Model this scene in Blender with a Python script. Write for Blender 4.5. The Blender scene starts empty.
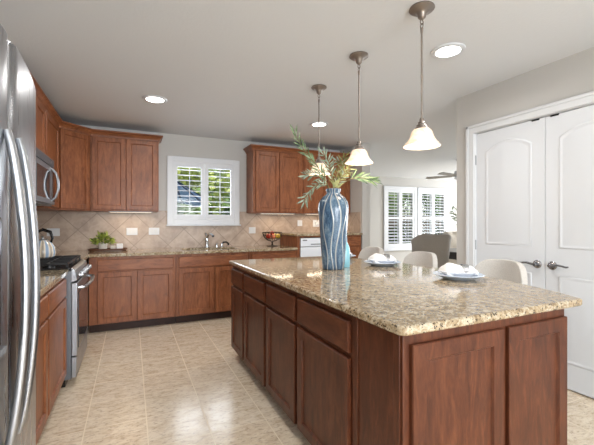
import bpy, bmesh, math, random
from mathutils import Vector, Matrix
R = math.radians
random.seed(7)
SC = bpy.context.scene
COL = SC.collection
PI = math.pi
# ------------------------------------------------------------------ camera, world, light
CEIL = 2.50
CAMZ = 1.26
cam_d = bpy.data.cameras.new('camera'); cam = bpy.data.objects.new('camera', cam_d); COL.objects.link(cam)
cam.location = (0, 0, CAMZ); cam.rotation_euler = (R(90), 0, -math.atan(166 / 357))
cam_d.sensor_width = 36; cam_d.lens = 357 / 594 * 36; cam_d.clip_start = .02; cam_d.clip_end = 200
SC.camera = cam
SC.view_settings.view_transform = 'Standard'; SC.view_settings.look = 'None'
SC.view_settings.gamma = 1; SC.view_settings.use_curve_mapping = False
SC.view_settings.exposure = 0.0
W = bpy.data.worlds.new('sky'); SC.world = W; W.use_nodes = True
wn = W.node_tree.nodes; wl = W.node_tree.links
bg = wn['Background']
sky = wn.new('ShaderNodeTexSky'); sky.sky_type = 'NISHITA'; sky.sun_disc = False
sky.sun_elevation = R(48); sky.sun_rotation = R(160); sky.dust_density = 2
wl.new(sky.outputs[0], bg.inputs[0]); bg.inputs[1].default_value = 0.32

def lamp(name, kind, loc, rot, power, color=(1, 1, 1), size=1, size_y=None, shape=None, spread=None):
    l = bpy.data.lights.new(name, kind); l.energy = power; l.color = color
    if kind == 'AREA':
        l.size = size
        if size_y: l.shape = 'RECTANGLE'; l.size_y = size_y
        if shape: l.shape = shape
        if spread: l.spread = R(spread)
    elif kind == 'POINT': l.shadow_soft_size = size
    o = bpy.data.objects.new(name, l); COL.objects.link(o); o.location = loc; o.rotation_euler = rot
    return o
DAY = (.86, .93, 1.0); WARM = (1, .86, .70); WHITE = (1, .975, .95)
sun = lamp('sun', 'SUN', (0, 0, 10), (R(38), R(14), R(25)), 3.2, (1, .95, .86)); sun.data.angle = R(1)
# daylight outside the kitchen window, then two added fill lamps at unseen openings
lamp('daylight_kitchen_window', 'AREA', (.97, 5.75, 1.72), (R(90), 0, 0), 32, DAY, 1.0, .95).rotation_euler = (R(-90), 0, 0)
lamp('added_fill_nook_side', 'AREA', (10.7, 5.2, 1.4), (0, R(90), 0), 270, DAY, 1.8, 3.0)  # unseen source added to brighten the nook
lamp('added_fill_rear', 'AREA', (.9, -4.3, 1.35), (R(90), 0, 0), 350, DAY, 3.2, 1.9)  # unseen source added as fill from behind the camera

# ------------------------------------------------------------------ materials
def mat(name, color=(.8, .8, .8), rough=.5, metal=0, **kw):
    m = bpy.data.materials.new(name); m.use_nodes = True
    b = m.node_tree.nodes['Principled BSDF']
    b.inputs['Base Color'].default_value = (*color, 1); b.inputs['Roughness'].default_value = rough; b.inputs['Metallic'].default_value = metal
    for k, v in kw.items():
        b.inputs[k.replace('_', ' ')].default_value = v
    return m
def nodes(m): return m.node_tree.nodes, m.node_tree.links, m.node_tree.nodes['Principled BSDF']
def coords(m, scale=(1, 1, 1), rot=(0, 0, 0), loc=(0, 0, 0), src='Object'):
    n, l, b = nodes(m)
    t = n.new('ShaderNodeTexCoord'); mp = n.new('ShaderNodeMapping')
    mp.inputs['Scale'].default_value = scale; mp.inputs['Rotation'].default_value = rot; mp.inputs['Location'].default_value = loc
    l.new(t.outputs[src], mp.inputs[0]); return mp.outputs[0]
def noise(m, vec, scale, detail=3, rough=.5, dist=0):
    n, l, b = nodes(m); t = n.new('ShaderNodeTexNoise'); l.new(vec, t.inputs['Vector'])
    t.inputs['Scale'].default_value = scale; t.inputs['Detail'].default_value = detail; t.inputs['Roughness'].default_value = rough; t.inputs['Distortion'].default_value = dist
    return t.outputs['Fac']
def ramp(m, fac, stops, interp='LINEAR'):
    n, l, b = nodes(m); r = n.new('ShaderNodeValToRGB'); r.color_ramp.interpolation = interp
    e = r.color_ramp.elements
    while len(e) < len(stops): e.new(.5)
    for i, (p, c) in enumerate(stops): e[i].position = p; e[i].color = (*c, 1)
    l.new(fac, r.inputs[0]); return r.outputs[0]
def mix(m, fac, a, b_, mode='MIX'):
    n, l, _ = nodes(m); x = n.new('ShaderNodeMix'); x.data_type = 'RGBA'; x.blend_type = mode
    for s, v in ((0, fac), (6, a), (7, b_)):
        if hasattr(v, 'node'): l.new(v, x.inputs[s])
        elif s == 0: x.inputs[0].default_value = v
        else: x.inputs[s].default_value = (*v, 1)
    return x.outputs[2]
def bump(m, h, strength=.2, dist=.01):
    n, l, b = nodes(m); x = n.new('ShaderNodeBump'); x.inputs['Strength'].default_value = strength; x.inputs['Distance'].default_value = dist
    l.new(h, x.inputs['Height']); l.new(x.outputs[0], b.inputs['Normal'])
def base(m, c): n, l, b = nodes(m); l.new(c, b.inputs['Base Color'])
def rgb(r, g, b):
    f = lambda v: ((v / 255 + .055) / 1.055) ** 2.4 if v > 10 else v / 255 / 12.92
    return (f(r), f(g), f(b))

M = {}
def wood(name, grain, lo, mid, hi, rough=.40):
    m = mat(name, mid, rough); n, l, b = nodes(m)
    b.inputs['Specular IOR Level'].default_value = .32; b.inputs['Coat Weight'].default_value = .05; b.inputs['Coat Roughness'].default_value = .2
    sc = {'z': (9, 9, 1.8), 'x': (1.8, 9, 9), 'y': (9, 1.8, 9)}[grain]
    v = coords(m, sc)
    oi = n.new('ShaderNodeObjectInfo'); ad = n.new('ShaderNodeVectorMath'); ad.operation = 'ADD'
    cb = n.new('ShaderNodeCombineXYZ'); mu = n.new('ShaderNodeMath'); mu.operation = 'MULTIPLY'; mu.inputs[1].default_value = 37
    l.new(oi.outputs['Random'], mu.inputs[0]); l.new(mu.outputs[0], cb.inputs[0]); l.new(mu.outputs[0], cb.inputs[2])
    l.new(v, ad.inputs[0]); l.new(cb.outputs[0], ad.inputs[1]); vv = ad.outputs[0]
    f1 = noise(m, vv, 2.2, 6, .62, 1.3); c = ramp(m, f1, [(.25, lo), (.5, mid), (.75, hi)])
    v2 = coords(m, (3.0, 3.0, 3.0)); f2 = noise(m, v2, 1.6, 3)
    c = mix(m, ramp(m, f2, [(.4, (0, 0, 0)), (.75, (.4, .4, .4))]), c, lo)
    v3 = coords(m, tuple(s * 6 for s in sc)); f3 = noise(m, v3, 3, 2)
    c = mix(m, ramp(m, f3, [(.36, (.20, .20, .20)), (.6, (0, 0, 0))]), c, tuple(q * .6 for q in lo))
    base(m, c); bump(m, f3, .06, .002); return m
LO, MID, HI = rgb(102, 57, 33), rgb(144, 87, 54), rgb(168, 108, 70)
ILO, IMID, IHI = rgb(60, 29, 16), rgb(92, 49, 29), rgb(118, 68, 42)  # reddish wood again, darkened to carry the weaker light on the island
M['island_v'] = wood('island_wood_shaded_vertical', 'z', ILO, IMID, IHI)
M['island_h'] = wood('island_wood_shaded_horizontal', 'x', ILO, IMID, IHI)
M['wood_v'] = wood('cherry_wood_vertical', 'z', LO, MID, HI)
M['wood_h'] = wood('cherry_wood_horizontal', 'x', LO, MID, HI)
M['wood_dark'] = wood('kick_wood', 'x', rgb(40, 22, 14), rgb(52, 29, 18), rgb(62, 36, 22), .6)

def granite():
    m = mat('granite', rgb(200, 185, 160), .07); n, l, b = nodes(m)
    b.inputs['Specular IOR Level'].default_value = .6
    v = coords(m)
    f = noise(m, v, 30, 7, .78, .8)
    c = ramp(m, f, [(.30, rgb(62, 48, 34)), (.40, rgb(122, 100, 74)), (.49, rgb(162, 142, 112)), (.60, rgb(196, 186, 166)), (.74, rgb(168, 146, 116))])
    f2 = noise(m, v, 9, 4, .6, 1.0)
    c = mix(m, ramp(m, f2, [(.40, (0, 0, 0)), (.66, (.45, .45, .45))]), c, rgb(170, 150, 118))
    vo = n.new('ShaderNodeTexVoronoi'); vo.inputs['Scale'].default_value = 105; l.new(v, vo.inputs['Vector'])
    f3 = noise(m, v, 45, 3, .6)
    sp = ramp(m, f3, [(.50, (0, 0, 0)), (.56, (1, 1, 1))])
    vs = ramp(m, vo.outputs['Distance'], [(.30, (1, 1, 1)), (.5, (0, 0, 0))])
    k = mix(m, 1.0, sp, vs, 'MULTIPLY')
    c = mix(m, k, c, rgb(48, 36, 26)); base(m, c); return m
M['granite'] = granite()

def wall_mat(name, col, scale=90, st=.08):
    m = mat(name, col, .85); v = coords(m, src='Object'); f = noise(m, v, scale, 4, .6)
    bump(m, f, st, .004); return m
M['wall'] = wall_mat('wall_paint', rgb(196, 193, 188))
M['ceil'] = wall_mat('ceiling_paint', rgb(220, 222, 224), 48, .5)
M['white'] = mat('white_paint', rgb(218, 220, 223), .35)
M['trim'] = mat('trim_paint', rgb(218, 219, 220), .4)

def floor_mat():
    m = mat('floor_tile', rgb(200, 178, 150), .25); n, l, b = nodes(m)
    S = .3455
    v = coords(m, (1, 1, 1), loc=(-.09 + S * 20, -2.50 + S * 20, 0))
    br = n.new('ShaderNodeTexBrick'); l.new(v, br.inputs['Vector'])
    br.offset = 0; br.squash = 1; br.inputs['Scale'].default_value = 1
    br.inputs['Brick Width'].default_value = S; br.inputs['Row Height'].default_value = S
    br.inputs['Mortar Size'].default_value = .0036; br.inputs['Mortar Smooth'].default_value = .15; br.inputs['Bias'].default_value = 0
    br.inputs['Color1'].default_value = (.38, .38, .38, 1); br.inputs['Color2'].default_value = (.62, .62, .62, 1)
    v2 = coords(m, (1, 2.2, 1), rot=(0, 0, .5))
    f = noise(m, v2, 9, 6, .68, .8); f2 = noise(m, v2, 26, 4, .7)
    c = ramp(m, f, [(.28, rgb(192, 168, 140)), (.44, rgb(220, 202, 176)), (.6, rgb(234, 220, 198)), (.78, rgb(212, 190, 162))])
    c = mix(m, ramp(m, f2, [(.52, (0, 0, 0)), (.66, (.7, .7, .7))]), c, rgb(170, 144, 120))
    c = mix(m, .25, c, br.outputs['Color'], 'OVERLAY')
    c = mix(m, br.outputs['Fac'], c, rgb(226, 212, 188)); base(m, c)
    rr = ramp(m, br.outputs['Fac'], [(0, (.17, .17, .17)), (1, (.8, .8, .8))]); l.new(rr, b.inputs['Roughness'])
    iv = n.new('ShaderNodeInvert'); l.new(br.outputs['Fac'], iv.inputs['Color'])
    hm = mix(m, .12, iv.outputs[0], f2)
    bump(m, hm, .25, .004); return m
M['floor'] = floor_mat()

def splash_mat(name, axis):
    m = mat(name, rgb(180, 160, 142), .4); n, l, b = nodes(m); S = .305
    rot = (R(90), 0, 0) if axis == 'x' else (R(90), 0, R(90))
    t = n.new('ShaderNodeTexCoord'); sp = n.new('ShaderNodeSeparateXYZ'); cb = n.new('ShaderNodeCombineXYZ')
    l.new(t.outputs['Object'], sp.inputs[0]); l.new(sp.outputs[0 if axis == 'x' else 1], cb.inputs[0]); l.new(sp.outputs[2], cb.inputs[1])
    mp = n.new('ShaderNodeMapping'); mp.inputs['Rotation'].default_value = (0, 0, R(45)); mp.inputs['Location'].default_value = (6.1365, 6.3176, 0)
    l.new(cb.outputs[0], mp.inputs[0])
    br = n.new('ShaderNodeTexBrick'); l.new(mp.outputs[0], br.inputs['Vector']); br.offset = 0
    br.inputs['Scale'].default_value = 1; br.inputs['Brick Width'].default_value = S; br.inputs['Row Height'].default_value = S
    br.inputs['Mortar Size'].default_value = .0035; br.inputs['Mortar Smooth'].default_value = .2
    br.inputs['Color1'].default_value = (.42, .42, .42, 1); br.inputs['Color2'].default_value = (.58, .58, .58, 1)
    f = noise(m, t.outputs['Object'], 7, 5, .65, .6)
    c = ramp(m, f, [(.3, rgb(158, 138, 122)), (.5, rgb(180, 160, 143)), (.7, rgb(196, 177, 160))])
    c = mix(m, .35, c, br.outputs['Color'], 'OVERLAY'); c = mix(m, br.outputs['Fac'], c, rgb(142, 126, 112)); base(m, c)
    iv = n.new('ShaderNodeInvert'); l.new(br.outputs['Fac'], iv.inputs['Color']); bump(m, iv.outputs[0], .3, .003)
    return m
M['splash_x'] = splash_mat('backsplash_tile_back', 'x'); M['splash_y'] = splash_mat('backsplash_tile_side', 'y')

def steel(name, col, rough, sc):
    m = mat(name, col, rough, 1.0); v = coords(m, sc); f = noise(m, v, 6, 3, .6)
    n, l, b = nodes(m); rr = ramp(m, f, [(.3, (rough * .8,) * 3), (.7, (rough * 1.25,) * 3)]); l.new(rr, b.inputs['Roughness'])
    bump(m, f, .03, .001); return m
M['steel'] = steel('brushed_steel', rgb(158, 160, 164), .3, (8, 8, .5))
M['steel_h'] = steel('brushed_steel_sides', rgb(164, 166, 170), .34, (.5, .5, 4))
M['handle_steel'] = mat('polished_steel', rgb(168, 170, 174), .32, 1)
M['dark_steel'] = mat('dark_stainless', rgb(112, 115, 120), .4, .55)
M['chrome'] = mat('chrome', rgb(215, 217, 220), .1, 1)
M['black'] = mat('black_enamel', rgb(20, 20, 22), .25)
M['iron'] = mat('cast_iron', rgb(26, 26, 28), .5)
M['glass_dark'] = mat('oven_glass', rgb(34, 36, 40), .06, 0, Specular_IOR_Level=.7)
M['bronze'] = mat('aged_bronze', rgb(142, 132, 124), .34, .8)
M['lever'] = mat('dark_nickel', rgb(150, 150, 154), .2, .95)
M['grey_plastic'] = mat('grey_plastic', rgb(120, 122, 126), .4)
M['appliance_white'] = mat('appliance_white', rgb(232, 236, 242), .3)
M['porcelain'] = mat('porcelain', rgb(240, 242, 248), .12)
M['plate_blue'] = mat('pale_blue_porcelain', rgb(205, 217, 232), .12)
M['linen'] = mat('white_linen', rgb(244, 243, 241), .85)
def fabric(name, c, k=.9):
    m = mat(name, c, .95); v = coords(m); f = noise(m, v, 260, 2); f2 = noise(m, v, 12, 3)
    base(m, ramp(m, f, [(.35, tuple(q * .78 for q in c)), (.65, c)])); bump(m, f, .25, .002)
    nodes(m)[2].inputs['Sheen Weight'].default_value = .2; return m
M['stool_fabric'] = fabric('oatmeal_fabric', rgb(202, 197, 190))
M['grey_fabric'] = fabric('grey_fabric', rgb(172, 167, 160))
M['cream_fabric'] = fabric('cream_fabric', rgb(222, 216, 206))
M['dark_wood'] = mat('espresso_wood', rgb(42, 34, 30), .3)
M['leg_wood'] = mat('stool_leg_wood', rgb(70, 50, 38), .4)
M['stem'] = mat('olive_stem', rgb(110, 98, 62), .6)
def leafy(name, a, b_, rough=.5):
    m = mat(name, a, rough); n, l, b = nodes(m); v = coords(m); f = noise(m, v, 30, 2)
    base(m, ramp(m, f, [(.35, a), (.65, b_)])); b.inputs['Subsurface Weight'].default_value = 0; return m
M['olive'] = leafy('olive_leaf', rgb(70, 98, 62), rgb(120, 140, 100))
M['olive_pale'] = leafy('sage_leaf', rgb(104, 124, 104), rgb(156, 168, 146))
M['olive_yellow'] = leafy('yellow_leaf', rgb(96, 102, 52), rgb(134, 134, 78))
M['fern'] = leafy('fern_leaf', rgb(60, 86, 26), rgb(158, 168, 66))
M['hedge'] = leafy('hedge_leaf', rgb(50, 84, 30), rgb(120, 150, 62))
M['hedge2'] = leafy('bright_leaf', rgb(110, 136, 48), rgb(190, 196, 104))
M['grass'] = leafy('grass', rgb(104, 130, 62), rgb(140, 160, 84))
M['canvas_blue'] = mat('pale_blue_canvas', rgb(150, 178, 206), .6)
M['canvas_rib'] = mat('navy_rib', rgb(52, 72, 96), .5)
M['fence'] = mat('fence_wood', rgb(150, 128, 100), .8)
def emis(name, c, s):
    m = mat(name, c, .5); b = nodes(m)[2]; b.inputs['Emission Color'].default_value = (*c, 1); b.inputs['Emission Strength'].default_value = s; return m
M['bulb'] = emis('lit_lens', (1, .96, .90), 9)
M['strip'] = emis('lit_strip', (1, .86, .66), 1.6)
def shade_glass():
    m = mat('alabaster_glass', (.95, .90, .84), .25); n, l, b = nodes(m)
    v = coords(m); f = noise(m, v, 26, 4, .6, 1.2)
    c = ramp(m, f, [(.35, (1, .74, .52)), (.6, (1, .90, .78))]); base(m, c)
    b.inputs['Emission Strength'].default_value = .22; l.new(c, b.inputs['Emission Color'])
    b.inputs['Transmission Weight'].default_value = .25
    return m
M['shade'] = shade_glass()
M['lamp_bulb'] = emis('pendant_bulb', (1, .93, .82), 5)
def pane():
    m = bpy.data.materials.new('window_glass'); m.use_nodes = True; n = m.node_tree.nodes; l = m.node_tree.links
    n.remove(n['Principled BSDF']); o = n['Material Output']; t = n.new('ShaderNodeBsdfTransparent'); g = n.new('ShaderNodeBsdfGlossy'); g.inputs['Roughness'].default_value = .02
    x = n.new('ShaderNodeMixShader'); x.inputs[0].default_value = .012; l.new(t.outputs[0], x.inputs[1]); l.new(g.outputs[0], x.inputs[2]); l.new(x.outputs[0], o.inputs[0]); return m
M['pane'] = pane()
def vase_mat():
    m = mat('blue_glaze', rgb(92, 122, 150), .16); n, l, b = nodes(m)
    t = n.new('ShaderNodeTexCoord'); sp = n.new('ShaderNodeSeparateXYZ'); l.new(t.outputs['Object'], sp.inputs[0])
    at = n.new('ShaderNodeMath'); at.operation = 'ARCTAN2'; l.new(sp.outputs[1], at.inputs[0]); l.new(sp.outputs[0], at.inputs[1])
    # wavy vertical stripes: angle + sin(z) wobble
    def math_(op, a, b_):
        x = n.new('ShaderNodeMath'); x.operation = op
        for i, v in enumerate((a, b_)):
            if v is None: continue
            if hasattr(v, 'node'): l.new(v, x.inputs[i])
            else: x.inputs[i].default_value = v
        return x.outputs[0]
    lines = None
    for k, (a0, amp, fr, ph, wd) in enumerate([(-2.75, .16, 13, .4, .035), (-2.2, .10, 17, 2.0, .03), (-1.75, .18, 12, 3.4, .04), (-1.25, .12, 15, 1.0, .03), (-.8, .2, 11, 4.4, .04), (-.2, .12, 16, .0, .03), (.5, .16, 12, 2.5, .04), (1.2, .14, 14, 1.5, .04), (1.9, .16, 12, 3.0, .04), (2.6, .12, 15, .7, .04)]):
        wob = math_('MULTIPLY', math_('SINE', math_('ADD', math_('MULTIPLY', sp.outputs[2], fr), ph), None), amp)
        dl = math_('ABSOLUTE', math_('SUBTRACT', math_('SUBTRACT', at.outputs[0], wob), a0), None)
        g = math_('SUBTRACT', 1.0, math_('MINIMUM', math_('DIVIDE', dl, wd * 2.6), 1.0))
        lines = g if lines is None else math_('MAXIMUM', lines, g)
    f = noise(m, coords(m, (1.6, 1.6, .35)), 16, 6, .7, 1.0)
    c = ramp(m, f, [(.32, rgb(36, 54, 76)), (.44, rgb(62, 88, 112)), (.55, rgb(92, 116, 136)), (.68, rgb(136, 150, 158))])
    vo = n.new('ShaderNodeTexVoronoi'); vo.inputs['Scale'].default_value = 85; l.new(t.outputs['Object'], vo.inputs['Vector'])
    c = mix(m, ramp(m, vo.outputs['Distance'], [(.2, (.55, .55, .55)), (.45, (0, 0, 0))]), c, rgb(44, 62, 88))
    c = mix(m, ramp(m, lines, [(.25, (0, 0, 0)), (.75, (.8, .8, .8))]), c, rgb(180, 182, 178))
    base(m, c); bump(m, lines, .5, .006); return m
M['vase'] = vase_mat()
M['turquoise'] = mat('turquoise_glass', rgb(132, 186, 200), .15)
def stripes():
    m = mat('striped_enamel', rgb(220, 215, 205), .2); n, l, b = nodes(m)
    t = n.new('ShaderNodeTexCoord'); sp = n.new('ShaderNodeSeparateXYZ'); l.new(t.outputs['Object'], sp.inputs[0])
    at = n.new('ShaderNodeMath'); at.operation = 'ARCTAN2'; l.new(sp.outputs[1], at.inputs[0]); l.new(sp.outputs[0], at.inputs[1])
    mu = n.new('ShaderNodeMath'); mu.operation = 'MULTIPLY'; mu.inputs[1].default_value = 9; l.new(at.outputs[0], mu.inputs[0])
    s = n.new('ShaderNodeMath'); s.operation = 'SINE'; l.new(mu.outputs[0], s.inputs[0])
    f = n.new('ShaderNodeMath'); f.operation = 'MULTIPLY_ADD'; f.inputs[1].default_value = .5; f.inputs[2].default_value = .5; l.new(s.outputs[0], f.inputs[0])
    base(m, ramp(m, f.outputs[0], [(.15, rgb(150, 170, 196)), (.4, rgb(232, 226, 214)), (.7, rgb(222, 206, 178)), (.95, rgb(160, 150, 140))])); return m
M['kettle'] = stripes()
M['tray'] = mat('walnut_tray', rgb(92, 58, 38), .4)
M['wire'] = mat('dark_wire', rgb(46, 36, 30), .4, .6)

# ------------------------------------------------------------------ mesh building
class MB:
    def __init__(s): s.v = []; s.f = []; s.mi = []
    def add(s, vs, fs, mi=0, T=None):
        o = len(s.v)
        for p in vs: s.v.append(tuple(T @ Vector(p)) if T is not None else tuple(p))
        for f in fs: s.f.append(tuple(i + o for i in f)); s.mi.append(mi)
        return s
    def box(s, x0, x1, y0, y1, z0, z1, mi=0, T=None):
        vs = [(x, y, z) for z in (z0, z1) for y in (y0, y1) for x in (x0, x1)]
        return s.add(vs, [(0, 2, 3, 1), (4, 5, 7, 6), (0, 1, 5, 4), (2, 6, 7, 3), (0, 4, 6, 2), (1, 3, 7, 5)], mi, T)
    def lathe(s, prof, n=24, c=(0, 0, 0), mi=0, T=None, caps=True):
        vs = []; fs = []
        for r, z in prof:
            for k in range(n):
                a = 2 * PI * k / n; vs.append((c[0] + r * math.cos(a), c[1] + r * math.sin(a), c[2] + z))
        m = len(prof)
        for i in range(m - 1):
            for k in range(n):
                k2 = (k + 1) % n; fs.append((i * n + k, i * n + k2, (i + 1) * n + k2, (i + 1) * n + k))
        if caps:
            if prof[0][0] > 1e-5: fs.append(tuple(reversed(range(n))))
            if prof[-1][0] > 1e-5: fs.append(tuple((m - 1) * n + k for k in range(n)))
        return s.add(vs, fs, mi, T)
    def tube(s, pts, r, n=8, mi=0, closed=False, T=None):
        pts = [Vector(p) for p in pts]; m = len(pts); rs = r if isinstance(r, (list, tuple)) else [r] * m
        vs = []; fs = []; up = None
        for i, p in enumerate(pts):
            a = pts[(i - 1) % m] if (closed or i > 0) else p; b = pts[(i + 1) % m] if (closed or i < m - 1) else p
            t = (b - a).normalized()
            if up is None:
                up = Vector((0, 0, 1)) if abs(t.z) < .9 else Vector((1, 0, 0))
            u = (up - t * up.dot(t))
            if u.length < 1e-6: u = t.orthogonal()
            u.normalize(); up = u; w = t.cross(u)
            for k in range(n):
                an = 2 * PI * k / n; vs.append(tuple(p + (u * math.cos(an) + w * math.sin(an)) * rs[i]))
        rng = m if closed else m - 1
        for i in range(rng):
            j = (i + 1) % m
            for k in range(n):
                k2 = (k + 1) % n; fs.append((i * n + k, i * n + k2, j * n + k2, j * n + k))
        if not closed: fs.append(tuple(reversed(range(n)))); fs.append(tuple((m - 1) * n + k for k in range(n)))
        return s.add(vs, fs, mi, T)
    def prism(s, poly, z0, z1, mi=0, T=None):
        n = len(poly); vs = [(x, y, z0) for x, y in poly] + [(x, y, z1) for x, y in poly]
        fs = [tuple(reversed(range(n))), tuple(range(n, 2 * n))] + [(i, (i + 1) % n, (i + 1) % n + n, i + n) for i in range(n)]
        return s.add(vs, fs, mi, T)
    def ell(s, c, r, n=12, m=8, mi=0, T=None):
        prof = [(max(1e-6, math.cos(a)), math.sin(a)) for a in [(-PI / 2 + PI * i / m) for i in range(m + 1)]]
        vs = []; fs = []
        for q, z in prof:
            for k in range(n):
                a = 2 * PI * k / n; vs.append((c[0] + r[0] * q * math.cos(a), c[1] + r[1] * q * math.sin(a), c[2] + r[2] * z))
        for i in range(m):
            for k in range(n):
                k2 = (k + 1) % n; fs.append((i * n + k, i * n + k2, (i + 1) * n + k2, (i + 1) * n + k))
        return s.add(vs, fs, mi, T)
    def leaf(s, p, d, nrm, L, w, mi=0, bend=.15):
        d = d.normalized(); sd = d.cross(nrm)
        if sd.length < 1e-4: sd = d.orthogonal()
        sd.normalize(); up = sd.cross(d)
        q = [p, p + d * L * .35 + sd * w * .5, p + d * L * .7 + sd * w * .38 - up * L * bend * .5, p + d * L - up * L * bend, p + d * L * .7 - sd * w * .38 - up * L * bend * .5, p + d * L * .35 - sd * w * .5]
        return s.add([tuple(x) for x in q], [(0, 1, 5), (1, 2, 4, 5), (2, 3, 4)], mi)
    def build(s, name, mats, parent=None, bevel=0, seg=2, subd=0, solid=0, smooth=35):
        me = bpy.data.meshes.new(name); me.from_pydata(s.v, [], s.f)
        if not isinstance(mats, (list, tuple)): mats = [mats]
        for m in mats: me.materials.append(M[m] if isinstance(m, str) else m)
        for p, i in zip(me.polygons, s.mi): p.material_index = i
        bm = bmesh.new(); bm.from_mesh(me); bmesh.ops.remove_doubles(bm, verts=bm.verts, dist=1e-6); 
        if solid == 0: bmesh.ops.recalc_face_normals(bm, faces=bm.faces)
        bm.to_mesh(me); bm.free()
        if smooth:
            for p in me.polygons: p.use_smooth = True
            me.set_sharp_from_angle(angle=R(smooth))
        me.update()
        o = bpy.data.objects.new(name, me); COL.objects.link(o)
        if parent is not None: o.parent = parent
        if solid: md = o.modifiers.new('solid', 'SOLIDIFY'); md.thickness = solid; md.offset = 0
        if bevel:
            md = o.modifiers.new('bevel', 'BEVEL'); md.width = bevel; md.segments = seg; md.limit_method = 'ANGLE'; md.angle_limit = R(40); md.harden_normals = False
        if subd: md = o.modifiers.new('sub', 'SUBSURF'); md.levels = subd; md.render_levels = subd
        return o
def tag(o, label, cat, group=None):
    o['label'] = label; o['category'] = cat
    if group: o['group'] = group
    return o
def thing(name, label, cat, loc=(0, 0, 0), rz=0, group=None):
    o = bpy.data.objects.new(name, None); COL.objects.link(o); o.location = loc; o.rotation_euler = (0, 0, rz); o.empty_display_size = .1
    return tag(o, label, cat, group)
def struct(name, mb, m, parent=None, **kw):
    o = mb.build(name, m, parent, **kw)
    if parent is None: o['kind'] = 'structure'
    return o
def sroot(name, loc=(0, 0, 0), rz=0):
    o = bpy.data.objects.new(name, None); COL.objects.link(o); o.location = loc; o.rotation_euler = (0, 0, rz); o['kind'] = 'structure'; return o
def dup(root, loc=None, rz=None, label=None, group=None):
    r = root.copy(); COL.objects.link(r)
    if loc is not None: r.location = loc
    if rz is not None: r.rotation_euler = (0, 0, rz)
    if label: r['label'] = label
    if group: r['group'] = group
    for ch in list(root.children):
        c = ch.copy(); COL.objects.link(c); c.parent = r
        for g in list(ch.children):
            d = g.copy(); COL.objects.link(d); d.parent = c
    return r

# ------------------------------------------------------------------ room shell
XL, YB = -1.06, 5.28          # left wall face, kitchen back wall face
XP = 2.96                     # pantry wall face
struct('floor', MB().box(-1.2, 11, -4.2, 8.1, -.1, 0), 'floor')
struct('ceiling', MB().box(-1.2, 11, -4.2, 8.1, CEIL, CEIL + .15), 'ceil')
struct('wall_left', MB().box(XL - .14, XL, -4.2, YB + .14, 0, CEIL), 'wall')
# back wall with window hole X .50-1.44 Z 1.27-2.16
wx0, wx1, wz0, wz1 = .51, 1.43, 1.28, 2.145
b = MB().box(XL, wx0, YB, YB + .14, 0, CEIL).box(wx1, 3.42, YB, YB + .14, 0, CEIL).box(wx0, wx1, YB, YB + .14, 0, wz0).box(wx0, wx1, YB, YB + .14, wz1, CEIL)
struct('wall_back', b, 'wall')
struct('wall_divider', MB().box(3.27, 3.42, 4.62, YB, 0, CEIL).box(3.30, 3.42, YB, 7.9, 0, CEIL), 'wall')
# pantry wall (faces -X), door hole Y 1.10..2.37
pd0, pd1, ph = 1.105, 2.365, 2.105
b = MB().box(XP, XP + .12, pd1, 2.57, 0, CEIL).box(XP, XP + .12, -4.2, pd0, 0, CEIL).box(XP, XP + .12, pd0, pd1, ph, CEIL).box(XP + .12, 11, 2.45, 2.57, 0, CEIL)
struct('wall_pantry', b, 'wall')
struct('wall_pantry_inside', MB().box(3.75, 3.85, -.5, 2.45, 0, CEIL), 'wall')
# nook far wall with two windows
NY = 7.75
nw = [(6.22, 7.28), (7.42, 8.48)]; nz0, nz1 = .55, 2.20
b = MB()
xs = [3.42, nw[0][0] + .04, nw[0][1] - .04, nw[1][0] + .04, nw[1][1] - .04, 11]
for i in range(5):
    if i % 2 == 0: b.box(xs[i], xs[i + 1], NY, NY + .14, 0, CEIL)
    else: b.box(xs[i], xs[i + 1], NY, NY + .14, 0, nz0 + .04).box(xs[i], xs[i + 1], NY, NY + .14, nz1 - .04, CEIL)
struct('wall_nook', b, 'wall')
struct('wall_right', MB().box(10.9, 11, 2.57, 3.6, 0, CEIL).box(10.9, 11, 6.8, 8.0, 0, CEIL).box(10.9, 11, 3.6, 6.8, 0, .45).box(10.9, 11, 3.6, 6.8, 2.35, CEIL), 'wall')  # unseen opening added for the nook side fill lamp
# unseen wall behind the camera, broad openings added to let fill light in
b = MB().box(-1.2, -.7, -4.1, -3.98, 0, CEIL).box(2.5, 2.96, -4.1, -3.98, 0, CEIL).box(-.7, 2.5, -4.1, -3.98, 0, .4).box(-.7, 2.5, -4.1, -3.98, 2.3, CEIL)
struct('wall_rear', b, 'wall')
struct('trim_added_rear_opening', MB().box(-.7, 2.5, -4.08, -4.0, .4, .47).box(-.7, 2.5, -4.08, -4.0, 2.23, 2.3).box(-.7, -.63, -4.08, -4.0, .4, 2.3).box(2.43, 2.5, -4.08, -4.0, .4, 2.3).box(.87, .93, -4.08, -4.0, .4, 2.3), 'trim')
# baseboards
def bb(name, x0, x1, y0, y1): struct(name, MB().box(x0, x1, y0, y1, 0, .11), 'trim', bevel=.004)
bb('baseboard_pantry', XP - .014, XP, pd1 + .08, 2.584); bb('baseboard_pantry_near', XP - .014, XP, -3.9, pd0 - .08)
bb('baseboard_nook', 3.42, 10.9, NY - .014, NY); bb('baseboard_divider', 3.255, 3.434, 4.606, 4.62)
bb('baseboard_pantry_end', XP - .014, 10.9, 2.57, 2.584)
# backsplash tile, thin slabs
struct('trim_backsplash_back', MB().box(XL + .01, wx0 - .055, YB - .01, YB, .90, 1.425).box(wx0 - .055, wx1 + .055, YB - .01, YB, .90, 1.222).box(wx1 + .055, 3.27, YB - .01, YB, .90, 1.425), 'splash_x')
struct('trim_backsplash_left', MB().box(XL, XL + .01, 1.72, YB, .90, 1.425), 'splash_y')
struct('trim_backsplash_divider', MB().box(3.26, 3.27, 4.66, YB - .01, 1.09, 1.425), 'splash_y')

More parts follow.
